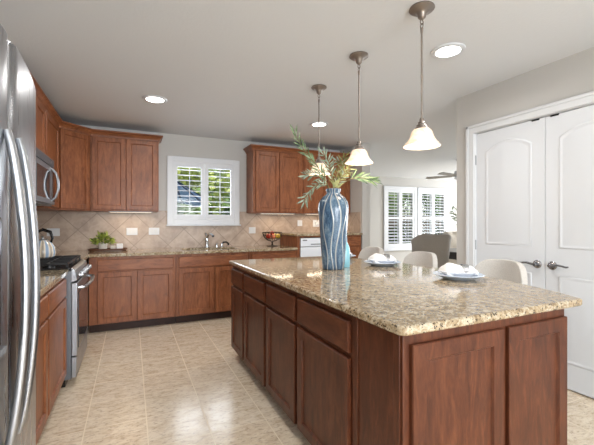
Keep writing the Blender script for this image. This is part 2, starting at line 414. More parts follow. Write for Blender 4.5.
# ------------------------------------------------------------------ shutters
def shutter_panel(root, x0, x1, z0, z1, tiers, nl, tilt, st=.045, mat_='white'):
    # local: x across, faces -y
    p = MB().box(x0, x0 + st, -.028, 0, z0, z1).box(x1 - st, x1, -.028, 0, z0, z1)
    p.box(x0 + st, x1 - st, -.028, 0, z0, z0 + st * 1.5).box(x0 + st, x1 - st, -.028, 0, z1 - st * 1.5, z1)
    zs = [z0 + st * 1.5, z1 - st * 1.5]
    if tiers == 2:
        zm = (z0 + z1) / 2; p.box(x0 + st, x1 - st, -.028, 0, zm - .03, zm + .03); spans = [(zs[0], zm - .03), (zm + .03, zs[1])]
    else: spans = [tuple(zs)]
    po = p.build('shutter_panel', mat_, root, bevel=.002)
    for a, c in spans:
        for k in range(nl):
            z = a + (c - a) * (k + .5) / nl
            T = Matrix.Translation((0, -.014, z)) @ Matrix.Rotation(tilt, 4, 'X')
            MB().box(x0 + st, x1 - st, -.031, .031, -.0045, .0045, T=T).build('louver', mat_, po, bevel=.003, seg=2)
        MB().box((x0 + x1) / 2 - .005, (x0 + x1) / 2 + .005, -.052, -.044, a + .01, c - .01).build('tilt_rod', mat_, po)
w = sroot('window_1', (0, YB, 0))
fr = MB()
for x0, x1, z0, z1 in ((wx0 - .055, wx0 + .03, wz0 - .05, wz1 + .045), (wx1 - .03, wx1 + .055, wz0 - .05, wz1 + .045)): fr.box(x0, x1, -.035, 0, z0, z1)
fr.box(wx0 + .03, wx1 - .03, -.035, 0, wz0 - .05, wz0 + .02).box(wx0 + .03, wx1 - .03, -.035, 0, wz1 - .025, wz1 + .045)
fr.build('window_frame', 'white', w, bevel=.005)
MB().box(wx0 - .07, wx1 + .07, -.06, 0, wz0 - .068, wz0 - .05).build('window_sill', 'white', w, bevel=.004)
MB().box(wx0, wx1, .09, .10, wz0, wz1).build('window_pane', 'pane', w)
MB().box(wx0, wx0 + .03, .08, .11, wz0, wz1).box(wx1 - .03, wx1, .08, .11, wz0, wz1).box((wx0 + wx1) / 2 - .02, (wx0 + wx1) / 2 + .02, .08, .11, wz0, wz1).box(wx0, wx1, .08, .11, wz0, wz0 + .03).box(wx0, wx1, .08, .11, wz1 - .03, wz1).build('window_sash', 'white', w)
xm = (wx0 + wx1) / 2
shutter_panel(w, wx0 + .03, xm - .002, wz0 + .02, wz1 - .025, 1, 9, R(5), .05)
shutter_panel(w, xm + .002, wx1 - .03, wz0 + .02, wz1 - .025, 1, 9, R(5), .05)
for i, (x0, x1) in enumerate(nw):
    w = sroot('window_%d' % (i + 2), (0, NY, 0))
    MB().box(x0 - .05, x0 + .05, -.04, 0, nz0 - .04, nz1 + .05).box(x1 - .05, x1 + .05, -.04, 0, nz0 - .04, nz1 + .05).box(x0 + .05, x1 - .05, -.04, 0, nz0 - .04, nz0 + .05).box(x0 + .05, x1 - .05, -.04, 0, nz1 - .04, nz1 + .05).build('window_frame', 'white', w, bevel=.005)
    MB().box(x0 - .07, x1 + .07, -.07, 0, nz0 - .06, nz0 - .04).build('window_sill', 'white', w, bevel=.004)
    MB().box(x0 + .04, x1 - .04, .09, .10, nz0 + .04, nz1 - .04).build('window_pane', 'pane', w)
    MB().box(x0 + .04, x1 - .04, .08, .11, 1.36, 1.40).box((x0 + x1) / 2 - .02, (x0 + x1) / 2 + .02, .08, .11, nz0, nz1).build('window_sash', 'white', w)
    xm = (x0 + x1) / 2
    shutter_panel(w, x0 + .05, xm - .002, nz0 + .05, nz1 - .04, 2, 8, R(32), .055)
    shutter_panel(w, xm + .002, x1 - .05, nz0 + .05, nz1 - .04, 2, 8, R(32), .055)

# ------------------------------------------------------------------ pantry doors
c = MB()
c.box(XP - .018, XP, pd1, pd1 + .075, 0, ph + .075).box(XP - .018, XP, pd0 - .075, pd0, 0, ph + .075).box(XP - .018, XP, pd0, pd1, ph, ph + .075)
c.box(XP - .026, XP - .018, pd1 + .05, pd1 + .075, 0, ph + .075).box(XP - .026, XP - .018, pd0 - .075, pd0 - .05, 0, ph + .075).box(XP - .026, XP - .018, pd0 - .075, pd1 + .075, ph + .05, ph + .075)
struct('trim_pantry_casing', c, 'trim', bevel=.004)
struct('trim_pantry_jamb', MB().box(XP, XP + .12, pd1 - .008, pd1, 0, ph).box(XP, XP + .12, pd0, pd0 + .008, 0, ph).box(XP, XP + .12, pd0, pd1, ph - .006, ph), 'trim')
def arch_panel(mb, x0, x1, z0, z1, rise, yf, mi=0):
    """raised panel with arched top on plane y=yf facing -y: groove moulding and centre field, with plank grooves"""
    N = 14
    def loop(d, y):
        pts = [(x0 + d, z0 + d), (x1 - d, z0 + d)]
        for i in range(N + 1):
            t = i / N; x = (x1 - d) + (x0 - x1 + 2 * d) * t
            z = z1 - rise - d + rise * (1 - (2 * t - 1) ** 2)
            pts.append((x, z))
        return [(p[0], y, p[1]) for p in pts]
    L = [loop(0, yf), loop(.004, yf - .004), loop(.010, yf - .005), loop(.020, yf - .001), loop(.030, yf - .001), loop(.050, yf - .004)]
    vs = [p for l_ in L for p in l_]; n = len(L[0]); fs = []
    for i in range(len(L) - 1):
        for k in range(n): fs.append((i * n + k, i * n + (k + 1) % n, (i + 1) * n + (k + 1) % n, (i + 1) * n + k))
    fs.append(tuple((len(L) - 1) * n + k for k in range(n)))
    mb.add(vs, fs, mi)
def pantry_door(name, y_hinge, side):
    # local x runs along -Y world (rot -90): x from hinge; side=+1: hinge at far end
    dw = (pd1 - pd0 - .016 - .006) / 2
    d = sroot(name, (XP + .012, y_hinge, 0), R(-90))
    X0, X1 = (0, dw) if side > 0 else (-dw, 0)
    MB().box(X0, X1, 0, .035, .012, ph - .010).build('door_slab', 'white', d, bevel=.002)
    p = MB(); arch_panel(p, X0 + .10, X1 - .10, 1.06, 1.985, .07, -.0005); p.build('raised_panel', 'white', d, smooth=60)
    p = MB(); arch_panel(p, X0 + .10, X1 - .10, .20, .85, .0, -.0005); p.build('raised_panel', 'white', d, smooth=60)
    xr = (X1 - .055) if side > 0 else (X0 + .055); s = -1 if side > 0 else 1
    h = MB().lathe([(0.001, 0), (.033, 0), (.034, .006), (.028, .012), (.014, .016), (.012, .05), (.001, .052)], 20, T=Matrix.Translation((xr, 0, .925)) @ Matrix.Rotation(R(90), 4, 'X'))
    pts = [(xr, -.045, .925), (xr + s * .03, -.047, .929), (xr + s * .06, -.047, .935), (xr + s * .09, -.045, .931), (xr + s * .115, -.042, .925), (xr + s * .13, -.040, .929)]
    h.tube(pts, [.010, .0095, .008, .0075, .0075, .006], 8)
    h.build('door_handle', 'lever', d)
    xh = X0 if side > 0 else X1
    for z in (.25, 1.05, 1.85): MB().lathe([(.001, -.045), (.006, -.045), (.006, .045), (.001, .045)], 8, c=(xh, -.006, z)).build('hinge', 'handle_steel', d)
    xc = (X1 - .07) if side > 0 else (X0 + .07)
    MB().box(xc - .03, xc + .03, -.004, .02, ph - .022, ph - .009).build('ball_catch', 'black', d)
    return d
pantry_door('door_1', pd1 - .009, 1); pantry_door('door_2', pd0 + .009, -1)

# ------------------------------------------------------------------ cabinets
def door_mb(x0, x1, z0, z1, y=0, t=.019, st=.055, rec=.011):
    """shaker style door, back on plane y, front at y-t"""
    m = MB(); f = y - t
    def rect(d, yy): return [(x0 + d, yy, z0 + d), (x1 - d, yy, z0 + d), (x1 - d, yy, z1 - d), (x0 + d, yy, z1 - d)]
    L = [rect(0, y), rect(0, f + .004), rect(.004, f), rect(st, f), rect(st + .007, f + rec)]
    vs = [p for l_ in L for p in l_]; fs = [(3, 2, 1, 0)]
    for i in range(len(L) - 1):
        for k in range(4): fs.append((i * 4 + k, i * 4 + (k + 1) % 4, (i + 1) * 4 + (k + 1) % 4, (i + 1) * 4 + k))
    e = (len(L) - 1) * 4; fs.append((e, e + 1, e + 2, e + 3))
    return m.add(vs, fs)
def slab_mb(x0, x1, z0, z1, y=0, t=.019):
    m = MB(); f = y - t
    def rect(d, yy): return [(x0 + d, yy, z0 + d), (x1 - d, yy, z0 + d), (x1 - d, yy, z1 - d), (x0 + d, yy, z1 - d)]
    L = [rect(0, y), rect(0, f + .006), rect(.007, f)]
    vs = [p for l_ in L for p in l_]; fs = [(3, 2, 1, 0)]
    for i in range(2):
        for k in range(4): fs.append((i * 4 + k, i * 4 + (k + 1) % 4, (i + 1) * 4 + (k + 1) % 4, (i + 1) * 4 + k))
    fs.append((8, 9, 10, 11)); return m.add(vs, fs)
def base_cab(label, loc, rz, w, fronts, d=.60, h=.866, name='base_cabinet', group=None, sink=False, dz=0):
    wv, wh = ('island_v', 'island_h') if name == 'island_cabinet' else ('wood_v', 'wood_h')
    """fronts: list of ('door'|'drawer', x0, x1, z0, z1)"""
    t = thing(name, label, 'cabinet', loc, rz, group)
    bdy = MB()
    if sink:
        bdy.box(0, w, 0, .02, .10, h).box(0, .018, .02, d, .10, h).box(w - .018, w, .02, d, .10, h).box(.018, w - .018, .02, d, .10, .12).box(.018, w - .018, d - .012, d, .12, h)
    else: bdy.box(0, w, 0, d, .10, h)
    bdy.build('body', wv, t, bevel=.0015)
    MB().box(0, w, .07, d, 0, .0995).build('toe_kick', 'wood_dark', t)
    for k, x0, x1, z0, z1 in fronts:
        if k == 'door': door_mb(x0, x1, z0, z1, -.0005).build('door', wv, t, smooth=20)
        else: slab_mb(x0, x1, z0, z1, -.0005).build('drawer', wh, t, smooth=20)
    return t
DZ = (.705, .838); DD = (.112, .690)
YF = 4.62
# back run
base_cab('reddish wood base cabinet with one wide drawer over two doors, under the fern tray', (-.43, YF, 0), 0, .93,
         [('drawer', .085, .905, *DZ), ('door', .085, .49, *DD), ('door', .50, .905, *DD)], group='base cabinets along the back wall')
base_cab('reddish wood sink cabinet with a wide false drawer, below the shuttered window', (.505, YF, 0), 0, .94,
         [('drawer', .03, .91, *DZ), ('door', .03, .463, *DD), ('door', .477, .91, *DD)], sink=True, group='base cabinets along the back wall')
base_cab('reddish wood base cabinet below the fruit bowl, mostly hidden behind the island', (1.45, YF, 0), 0, .695,
         [('drawer', .02, .675, *DZ), ('door', .02, .34, *DD), ('door', .355, .675, *DD)], group='base cabinets along the back wall')
# left run
XF = -.46
base_cab('reddish wood base cabinet with drawer and wide door right beside the range', (XF, 2.53, 0), R(90), .665,
         [('drawer', .015, .645, *DZ), ('door', .015, .645, *DD)], d=.595, group='base cabinets along the left wall')
base_cab('reddish wood base cabinet between the refrigerator and its neighbour next to the range', (XF, 1.73, 0), R(90), .80,
         [('drawer', .015, .785, *DZ), ('door', .015, .39, *DD), ('door', .40, .785, *DD)], d=.595, group='base cabinets along the left wall')
t = thing('corner_cabinet', 'reddish wood blind corner base cabinet between the range and back run', 'cabinet', (XF, 3.97, 0), R(90))
MB().box(0, .645, 0, .595, .10, .866).box(.645, 1.30, .035, .595, .10, .866).build('body', 'wood_v', t, bevel=.0015); MB().box(0, .64, .07, .595, 0, .0995).build('toe_kick', 'wood_dark', t)
# raised dishwasher cabinet
t = thing('raised_cabinet', 'tall reddish wood cabinet boxing in the raised white dishwasher', 'cabinet', (2.15, YF, 0))
MB().box(0, .04, 0, .64, .10, 1.064).box(.66, 1.10, 0, .64, .10, 1.064).box(.04, .66, 0, .64, .10, .26).box(.04, .66, 0, .64, 1.045, 1.064).box(.04, .66, .60, .64, .26, 1.045).build('body', 'wood_v', t, bevel=.0015)
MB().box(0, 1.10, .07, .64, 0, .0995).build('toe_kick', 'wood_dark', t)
slab_mb(.685, 1.075, .90, 1.035, -.0005).build('drawer', 'wood_h', t, smooth=20)
door_mb(.685, 1.075, .13, .885, -.0005).build('door', 'wood_v', t, smooth=20)
t = thing('dishwasher', 'white dishwasher set high in the cabinet at the right end of the back wall', 'dishwasher', (2.20, YF, .27))
MB().box(0, .60, .02, .57, 0, .765).build('tub_shell', 'grey_plastic', t)
MB().box(0, .60, -.012, .019, 0, .635).build('door', 'appliance_white', t, bevel=.006)
pn = MB().box(0, .60, -.018, .019, .642, .765).build('control_panel', 'appliance_white', t, bevel=.006)
MB().box(.03, .10, -.0195, -.0181, .725, .742).build('badge', 'grey_plastic', pn)
MB().box(.16, .44, -.0195, -.0181, .668, .682).build('grip_recess', 'grey_plastic', pn)

# countertops
def slab_grid(xs, ys, cells, z0, z1):
    mb = MB(); fl = set(cells); V = {}
    def vi(i, j, z):
        k = (i, j, z)
        if k not in V: V[k] = len(mb.v); mb.v.append((xs[i], ys[j], z))
        return V[k]
    for (i, j) in fl:
        mb.f.append((vi(i, j, z1), vi(i + 1, j, z1), vi(i + 1, j + 1, z1), vi(i, j + 1, z1))); mb.mi.append(0)
        mb.f.append((vi(i, j, z0), vi(i, j + 1, z0), vi(i + 1, j + 1, z0), vi(i + 1, j, z0))); mb.mi.append(0)
        for (di, dj, a, b_) in ((-1, 0, (i, j + 1), (i, j)), (1, 0, (i + 1, j), (i + 1, j + 1)), (0, -1, (i, j), (i + 1, j)), (0, 1, (i + 1, j + 1), (i, j + 1))):
            if (i + di, j + dj) not in fl:
                mb.f.append((vi(*a, z0), vi(*b_, z0), vi(*b_, z1), vi(*a, z1))); mb.mi.append(0)
    return mb
xs = [XL, -.43, .62, 1.32, 2.145]; ys = [3.965, 4.585, 4.72, 5.12, YB]
xs[1] = -.43
cells = [(0, 0), (0, 1), (0, 2), (0, 3), (1, 1), (1, 2), (1, 3), (2, 1), (2, 3), (3, 1), (3, 2), (3, 3)]
tag(slab_grid(xs, ys, cells, .868, .903).build('countertop', 'granite', bevel=.005), 'beige speckled granite worktop along the back wall, holding the sink and fruit bowl', 'countertop')
tag(MB().box(XL, -.43, 1.715, 3.198, .868, .903).build('countertop', 'granite', bevel=.005), 'short beige granite worktop between refrigerator and range', 'countertop')
tag(MB().box(2.125, 3.255, 4.585, YB, 1.066, 1.100).build('countertop', 'granite', bevel=.005), 'raised granite worktop above the white dishwasher', 'countertop')
# sink & faucet
s = MB().box(.625, 1.315, 4.725, 5.115, .70, .706).box(.625, .631, 4.725, 5.115, .706, .8675).box(1.309, 1.315, 4.725, 5.115, .706, .8675).box(.631, 1.309, 4.725, 4.731, .706, .8675).box(.631, 1.309, 5.109, 5.115, .706, .8675)
tag(s.build('sink', 'steel_h'), 'stainless steel undermount sink set in the back granite worktop', 'sink')
f = thing('faucet', 'chrome pull-out kitchen faucet standing behind the sink below the window', 'faucet', (.985, 5.18, .903))
MB().lathe([(.001, 0), (.034, 0), (.034, .008), (.026, .016), (.024, .10), (.026, .13), (.020, .15), (.001, .155)], 18).build('body', 'chrome', f)
MB().tube([(0, 0, .13), (.01, -.03, .175), (.025, -.08, .195), (.045, -.13, .185), (.055, -.16, .165)], [.02, .018, .017, .018, .019], 12).build('spout', 'chrome', f)
MB().tube([(0, .0, .15), (-.005, .02, .18), (-.01, .045, .205)], [.012, .009, .008], 10).build('lever', 'chrome', f)
f = thing('sink_sprayer', 'small chrome side spray with dark curved nozzle right of the faucet', 'sprayer', (1.20, 5.18, .903))
MB().lathe([(.001, 0), (.026, 0), (.024, .012), (.014, .02), (.013, .05), (.001, .052)], 16).build('base', 'chrome', f)
MB().tube([(-.0, 0, .045), (.02, 0, .068), (.06, -.01, .072), (.09, -.02, .05), (.095, -.02, .025)], .013, 10).build('nozzle', 'black', f)
tag(MB().lathe([(.001, 0), (.018, 0), (.018, .035), (.012, .055), (.001, .06)], 14).build('air_gap', 'chrome'), 'stubby chrome air gap cap between the faucet and the side spray', 'air gap').location = (1.13, 5.2, .903)

# upper cabinets
UZ0, UZ1 = 1.40, 2.33
def upper(label, loc, rz, w, fronts, d=.325, z0=UZ0, z1=UZ1, group=None):
    t = thing('upper_cabinet', label, 'cabinet', loc, rz, group)
    MB().box(0, w, 0, d, z0, z1).build('body', 'wood_v', t, bevel=.0015)
    for x0, x1 in fronts: door_mb(x0, x1, z0 + .018, z1 - .03, -.0005, st=.052).build('door', 'wood_v', t, smooth=20)
    return t
YU = 4.95
upper('reddish wood two-door wall cabinet left of the window', (-.444, YU, 0), 0, .769, [(.02, .382), (.392, .75)], group='wall cabinets on the back wall')
upper('reddish wood two-door wall cabinet just right of the window', (1.60, YU, 0), 0, .79, [(.035, .405), (.412, .77)], group='wall cabinets on the back wall')
upper('reddish wood two-door wall cabinet behind the olive branches, ending at the grey wall', (2.392, YU, 0), 0, .874, [(.02, .43), (.44, .85)], group='wall cabinets on the back wall')
# diagonal corner cabinet
t = thing('corner_wall_cabinet', 'reddish wood wall cabinet with a single diagonal door in the corner', 'cabinet', (0, 0, 0))
MB().prism([(XL, YB - .005), (XL, 4.672), (-.732, 4.672), (-.447, 4.957), (-.447, YB - .005)], UZ0, UZ1).build('body', 'wood_v', t, bevel=.0015)
dl = math.hypot(.285, .285); dr = door_mb(.022, dl - .022, UZ0 + .018, UZ1 - .03, -.001, st=.052).build('door', 'wood_v', t, smooth=20)
dr.location = (-.732, 4.672, 0); dr.rotation_euler = (0, 0, R(45))
upper('narrow reddish wood wall cabinet between the microwave and the diagonal corner cabinet', (-.73, 3.965, 0), R(90), .703, [(.02, .66)])
upper('short reddish wood wall cabinet mounted directly above the microwave', (-.73, 3.20, 0), R(90), .762, [(.02, .375), (.385, .742)], z0=1.845)
# crown moulding
def sweep(path, prof, name, m, label):
    P = [Vector((x, y)) for x, y in path]; n = len(P); vs = []; fs = []; k = len(prof)
    for i, p in enumerate(P):
        d0 = (P[i] - P[i - 1]).normalized() if i else (P[1] - P[0]).normalized(); d1 = (P[i + 1] - P[i]).normalized() if i < n - 1 else d0
        n0 = Vector((d0.y, -d0.x)); n1 = Vector((d1.y, -d1.x)); mt = (n0 + n1); mt = mt / mt.length; mt = mt / mt.dot(n0)
        for o, z in prof: q = p + mt * o; vs.append((q.x, q.y, z))
    for i in range(n - 1):
        for j in range(k): fs.append((i * k + j, i * k + (j + 1) % k, (i + 1) * k + (j + 1) % k, (i + 1) * k + j))
    fs.append(tuple(range(k))); fs.append(tuple(reversed([(n - 1) * k + j for j in range(k)])))
    o = MB().add(vs, fs).build(name, m, smooth=30); return tag(o, label, 'moulding')
prof = [(.0, UZ1 - .022), (.006, UZ1 - .022), (.010, UZ1 - .006), (.020, UZ1 + .004), (.026, UZ1 + .018), (.044, UZ1 + .034), (.050, UZ1 + .036), (.050, UZ1 + .050), (-.02, UZ1 + .050), (-.02, UZ1 + .001), (0, UZ1 + .001)]
YW = YB
sweep([(-.7295, 3.18), (-.7295, 4.671), (-.4462, 4.9495 - .0005), (.3255, 4.9490), (.3255, YW - .003)], prof, 'crown_molding', 'wood_h', 'dark reddish crown moulding capping the wall cabinets left of the window')
sweep([(1.5995, YW - .003), (1.5995, 4.949), (3.266, 4.949)], prof, 'crown_molding', 'wood_h', 'dark reddish crown moulding capping the wall cabinets right of the window')
# under-cabinet light fixtures
def ucl(x0, x1, y, label):
    t = thing('under_cabinet_light', label, 'light', ((x0 + x1) / 2, y, UZ0), 0)
    w_ = x1 - x0
    MB().box(-w_ / 2, w_ / 2, -.03, .03, -.010, -.001).build('housing', 'white', t)
    MB().box(-w_ / 2 + .01, w_ / 2 - .01, -.022, .022, -.012, -.0102).build('lens', 'strip', t)
    lamp('under_cabinet_glow', 'AREA', ((x0 + x1) / 2, y, UZ0 - .024), (0, 0, 0), 2.6 * w_, (1, .80, .58), w_ * .9, .04)
ucl(-.25, .25, 5.06, 'slim lit strip light under the wall cabinet left of the window')
ucl(1.75, 2.3, 5.06, 'slim lit strip light under the wall cabinet above the fruit bowl')
ucl(2.5, 3.1, 5.06, 'slim lit strip light under the wall cabinet above the raised worktop')

# ------------------------------------------------------------------ island
IX, IY0, IY1 = .87, .985, 3.31
names = ['farthest from the camera, next to the back run', 'second from the far end', 'second from the near end', 'nearest the camera, beside the plain end panel']
bounds = [(3.31, 2.90), (2.90, 2.367), (2.367, 1.85), (1.85, 1.29)]
for nm, (a, b_) in zip(names, bounds):
    wd = a - b_; r0 = .018
    base_cab('island drawer-and-door cabinet, ' + nm, (IX, a, 0), R(-90), wd - .001,
             [('drawer', r0, wd - r0 - .002, .693, .833), ('door', r0, wd - r0 - .002, .098, .668)], d=.60, name='island_cabinet', group='cabinets on the long side of the island')
# back panel block towards stools
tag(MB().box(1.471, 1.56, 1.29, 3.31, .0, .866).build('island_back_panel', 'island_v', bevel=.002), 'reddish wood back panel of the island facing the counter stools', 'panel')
t = thing('island_end_cabinet', 'reddish wood end block of the island with two tall doors facing the camera', 'cabinet', (IX, IY0, 0))
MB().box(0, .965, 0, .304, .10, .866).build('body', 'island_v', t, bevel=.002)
MB().box(.07, .90, .07, .304, 0, .0995).build('toe_kick', 'wood_dark', t)
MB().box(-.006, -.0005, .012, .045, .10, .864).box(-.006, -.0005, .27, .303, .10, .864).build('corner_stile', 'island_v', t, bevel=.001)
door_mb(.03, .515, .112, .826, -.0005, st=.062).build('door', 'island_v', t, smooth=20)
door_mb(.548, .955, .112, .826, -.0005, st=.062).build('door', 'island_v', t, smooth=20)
# island top with bowed seating edge
poly = []
def arc(cx, cy, r, a0, a1, n=5): return [(cx + r * math.cos(R(a0 + (a1 - a0) * i / n)), cy + r * math.sin(R(a0 + (a1 - a0) * i / n))) for i in range(n + 1)]
y0, y1 = .95, 3.335; yc = (y0 + y1) / 2
poly += arc(.835 + .03, y0 + .03, .03, 180, 270); poly += arc(1.905, y0 + .035, .035, 270, 360)
for i in range(1, 24):
    y = y0 + .035 + (y1 - y0 - .07) * i / 24; u = (y - yc) / ((y1 - y0) / 2); poly.append((1.935 + .26 * (1 - u * u), y))
poly += arc(1.905, y1 - .035, .035, 0, 90); poly += arc(.835 + .03, y1 - .03, .03, 90, 180)
tag(MB().prism(poly, .868, .903).build('island_countertop', 'granite', bevel=.010, seg=3), 'large polished beige granite island top with a bowed seating edge', 'countertop')

# ------------------------------------------------------------------ refrigerator
t = thing('refrigerator', 'tall stainless steel side-by-side refrigerator at the left edge', 'refrigerator', (0, 0, 0))
FY0, FYS, FY1 = .775, 1.217, 1.68; FZ0, FZ1 = .05, 1.765
MB().box(XL + .03, -.375, FY0, FY1, .02, 1.75).build('body', 'dark_steel', t, bevel=.006)
MB().box(-.375, -.35, FY0 + .01, FY1 - .01, .0, .045).build('base_grille', 'black', t)
def fx(y): u = (y - FYS) / .45; return -.297 - .034 * abs(u) ** 2.2
def fdoor(ya, yb):
    n = 14; poly = [(-.373, yb), (-.373, ya)]
    for i in range(n + 1):
        y = ya + (yb - ya) * i / n; x = fx(y)
        e = min(i, n - i)
        if e == 0: x -= .010
        poly.append((x, y))
    return MB().prism(list(reversed(poly)), FZ0, FZ1)
d1 = fdoor(FY0, FYS - .004).build('door', 'steel', t, bevel=.006, smooth=50); d2 = fdoor(FYS + .004, FY1).build('door', 'steel', t, bevel=.006, smooth=50)
def fhandle(y, par):
    pts = []; n = 22; za, zb = .66, 1.50
    for i in range(n + 1):
        u = i / n; z = za + (zb - za) * u; bow = math.sin(PI * u) ** .75
        pts.append((fx(y) + .006 + .040 * bow, y, z))
    m = MB().tube(pts, [.009] + [.0115] * (n - 1) + [.009], 12)
    m.build('handle', 'handle_steel', par)
fhandle(1.155, d1); fhandle(1.262, d2)
dp = MB().box(-.330, -.2945, .835, 1.130, .95, 1.275).build('dispenser', 'black', d1, bevel=.006)
MB().box(-.2944, -.2925, .85, 1.115, 1.18, 1.262).build('dispenser_panel', 'glass_dark', dp)
MB().box(-.2944, -.285, .83, 1.13, .935, .949).build('drip_tray', 'grey_plastic', dp)
MB().box(-.372, -.345, 1.60, 1.66, FZ1, FZ1 + .015).build('hinge_cover', 'grey_plastic', t)

# ------------------------------------------------------------------ range
t = thing('range', 'stainless steel gas range with black grates between the left wall cabinets', 'range', (-.415, 3.203, 0), R(90))
W_ = .755
MB().box(0, W_, 0, .62, .06, .885).build('body', 'dark_steel', t)
MB().box(.02, W_ - .02, .04, .60, 0, .06).build('base', 'black', t)
MB().box(0, W_, .0, .63, .886, .912).build('cooktop', 'black', t, bevel=.004)
pf = MB().prism([(0, .012), (-.026, -.006), (-.040, -.085), (0, -.10)], 0, W_, T=Matrix(((0, 0, 1, 0), (1, 0, 0, 0), (0, 1, 0, .90), (0, 0, 0, 1))))
cp = pf.build('control_panel', 'steel_h', t, bevel=.003)
for i in range(5):
    x = .09 + i * (W_ - .18) / 4
    T = Matrix.Translation((x, -.043, .848)) @ Matrix.Rotation(R(92), 4, 'X')
    MB().lathe([(.001, 0), (.024, 0), (.023, .006), (.019, .01), (.018, .032), (.015, .036), (.001, .037)], 16, T=T).build('knob', 'handle_steel', cp)
od = MB().box(.004, W_ - .004, -.040, -.001, .235, .795).build('oven_door', 'steel_h', t, bevel=.004)
MB().box(.06, W_ - .06, -.0445, -.0405, .28, .71).build('oven_window', 'glass_dark', od, bevel=.001)
MB().tube([(.04, -.041, .755), (.045, -.075, .755), (.09, -.092, .755), (W_ / 2, -.104, .755), (W_ - .09, -.092, .755), (W_ - .045, -.075, .755), (W_ - .04, -.041, .755)], .014, 10).build('handle', 'handle_steel', od)
MB().box(.004, W_ - .004, -.034, -.001, .07, .225).build('storage_drawer', 'steel_h', t, bevel=.004)
for k in range(3):
    g = MB(); x0 = .012 + k * .247; x1 = x0 + .237
    for y in (.02, .30, .58): g.box(x0, x1, y, y + .014, .934, .950)
    for x in (x0, (x0 + x1) / 2 - .007, x1 - .014): g.box(x, x + .014, .034, .58, .936, .951)
    for yy in (.16, .44): g.box(x0, x1, yy - .006, yy + .006, .938, .951)
    for x in (x0, x1 - .014):
        for y in (.02, .58): g.box(x, x + .014, y, y + .014, .913, .935)
    g.build('grate', 'iron', t, bevel=.002)
    for yy in (.16, .44): MB().lathe([(.001, 0), (.045, 0), (.045, .010), (.032, .012), (.032, .018), (.001, .019)], 16, c=((x0 + x1) / 2, yy, .9122)).build('burner', 'black', t)
# kettle
t = thing('kettle', 'striped cream and pale blue kettle with black handle on the range', 'kettle', (-.70, 3.77, .952), R(150))
MB().lathe([(.001, 0), (.075, 0), (.092, .012), (.098, .045), (.092, .09), (.070, .13), (.045, .152), (.001, .156)], 28).build('body', 'kettle', t)
MB().tube([(.07, .03, .08), (.105, .045, .11), (.125, .055, .145)], [.02, .015, .011], 10).build('spout', 'kettle', t)
MB().lathe([(.04, .150), (.036, .160), (.010, .166), (.009, .176), (.014, .186), (.001, .192)], 16).build('lid', 'handle_steel', t)
MB().tube([(-.055, -.02, .125), (-.07, -.026, .17), (-.055, -.02, .225), (0, 0, .245), (.04, .015, .225)], [.008, .010, .014, .014, .011], 10).build('handle', 'black', t)

# microwave
t = thing('microwave', 'dark stainless over-the-range microwave with a bowed handle', 'microwave', (-.645, 3.203, 1.41), R(90))
MB().box(0, .755, .022, .41, 0, .425).build('body', 'dark_steel', t, bevel=.003)
d = MB().box(.003, .755, -.002, .0215, .012, .345).build('door', 'dark_steel', t, bevel=.004)
MB().box(.05, .52, -.0045, -.0022, .055, .30).build('door_window', 'glass_dark', d)
MB().tube([(.60, -.003, .04), (.60, -.035, .075), (.60, -.052, .14), (.60, -.055, .185), (.60, -.052, .23), (.60, -.035, .295), (.60, -.003, .33)], .011, 10).build('handle', 'handle_steel', d)
MB().box(.64, .74, -.0045, -.0022, .04, .33).build('control_panel', 'glass_dark', d)
g = MB().box(.003, .752, .002, .0215, .355, .42)
for k in range(4): g.box(.03, .725, -.002, .0019, .363 + k * .014, .369 + k * .014)
vg = g.build('vent_grille', 'dark_steel', t)
MB().lathe([(.001, 0), (.011, 0), (.011, .002), (.001, .003)], 16, T=Matrix.Translation((.60, .0, .385)) @ Matrix.Rotation(R(90), 4, 'X')).build('badge', 'handle_steel', vg)

# ------------------------------------------------------------------ outlets
def outlet(x, z, w, label, n=1, y=YB - .0105):
    t = thing('wall_outlet', label, 'outlet', (x, y, z), 0, 'white outlet and switch plates on the backsplash')
    MB().box(-w / 2, w / 2, -.006, 0, -.048, .048).build('cover_plate', 'white', t, bevel=.002)
    for i in range(n):
        xx = (i - (n - 1) / 2) * .046
        MB().box(xx - .016, xx + .016, -.0085, -.006, -.026, .026).build('socket', 'trim', t, bevel=.001)
outlet(-.87, 1.14, .135, 'white double switch plate on the backsplash above the kettle', 2)
outlet(.012, 1.14, .135, 'white double plate on the backsplash above the right end of the fern tray', 2)
outlet(.287, 1.14, .135, 'white double plate on the backsplash just left of the window sill', 2)
outlet(1.69, 1.14, .105, 'white plate on the backsplash just left of the fruit bowl', 2)
outlet(2.50, 1.25, .085, 'white plate on the backsplash above the raised worktop', 1)
t = thing('wall_outlet', 'white plate with a plugged-in cord adapter, close to the blue vase', 'outlet', (2.80, YB - .0105, 1.245), 0, 'white outlet and switch plates on the backsplash')
MB().box(-.058, .058, -.006, 0, -.058, .058).build('cover_plate', 'white', t, bevel=.002)
MB().box(-.02, .02, -.035, -.006, -.03, .03).build('plug', 'trim', t, bevel=.004)
MB().tube([(0, -.03, .02), (.01, -.04, .07), (.005, -.03, .12)], .004, 6).build('cord', 'stem', t)

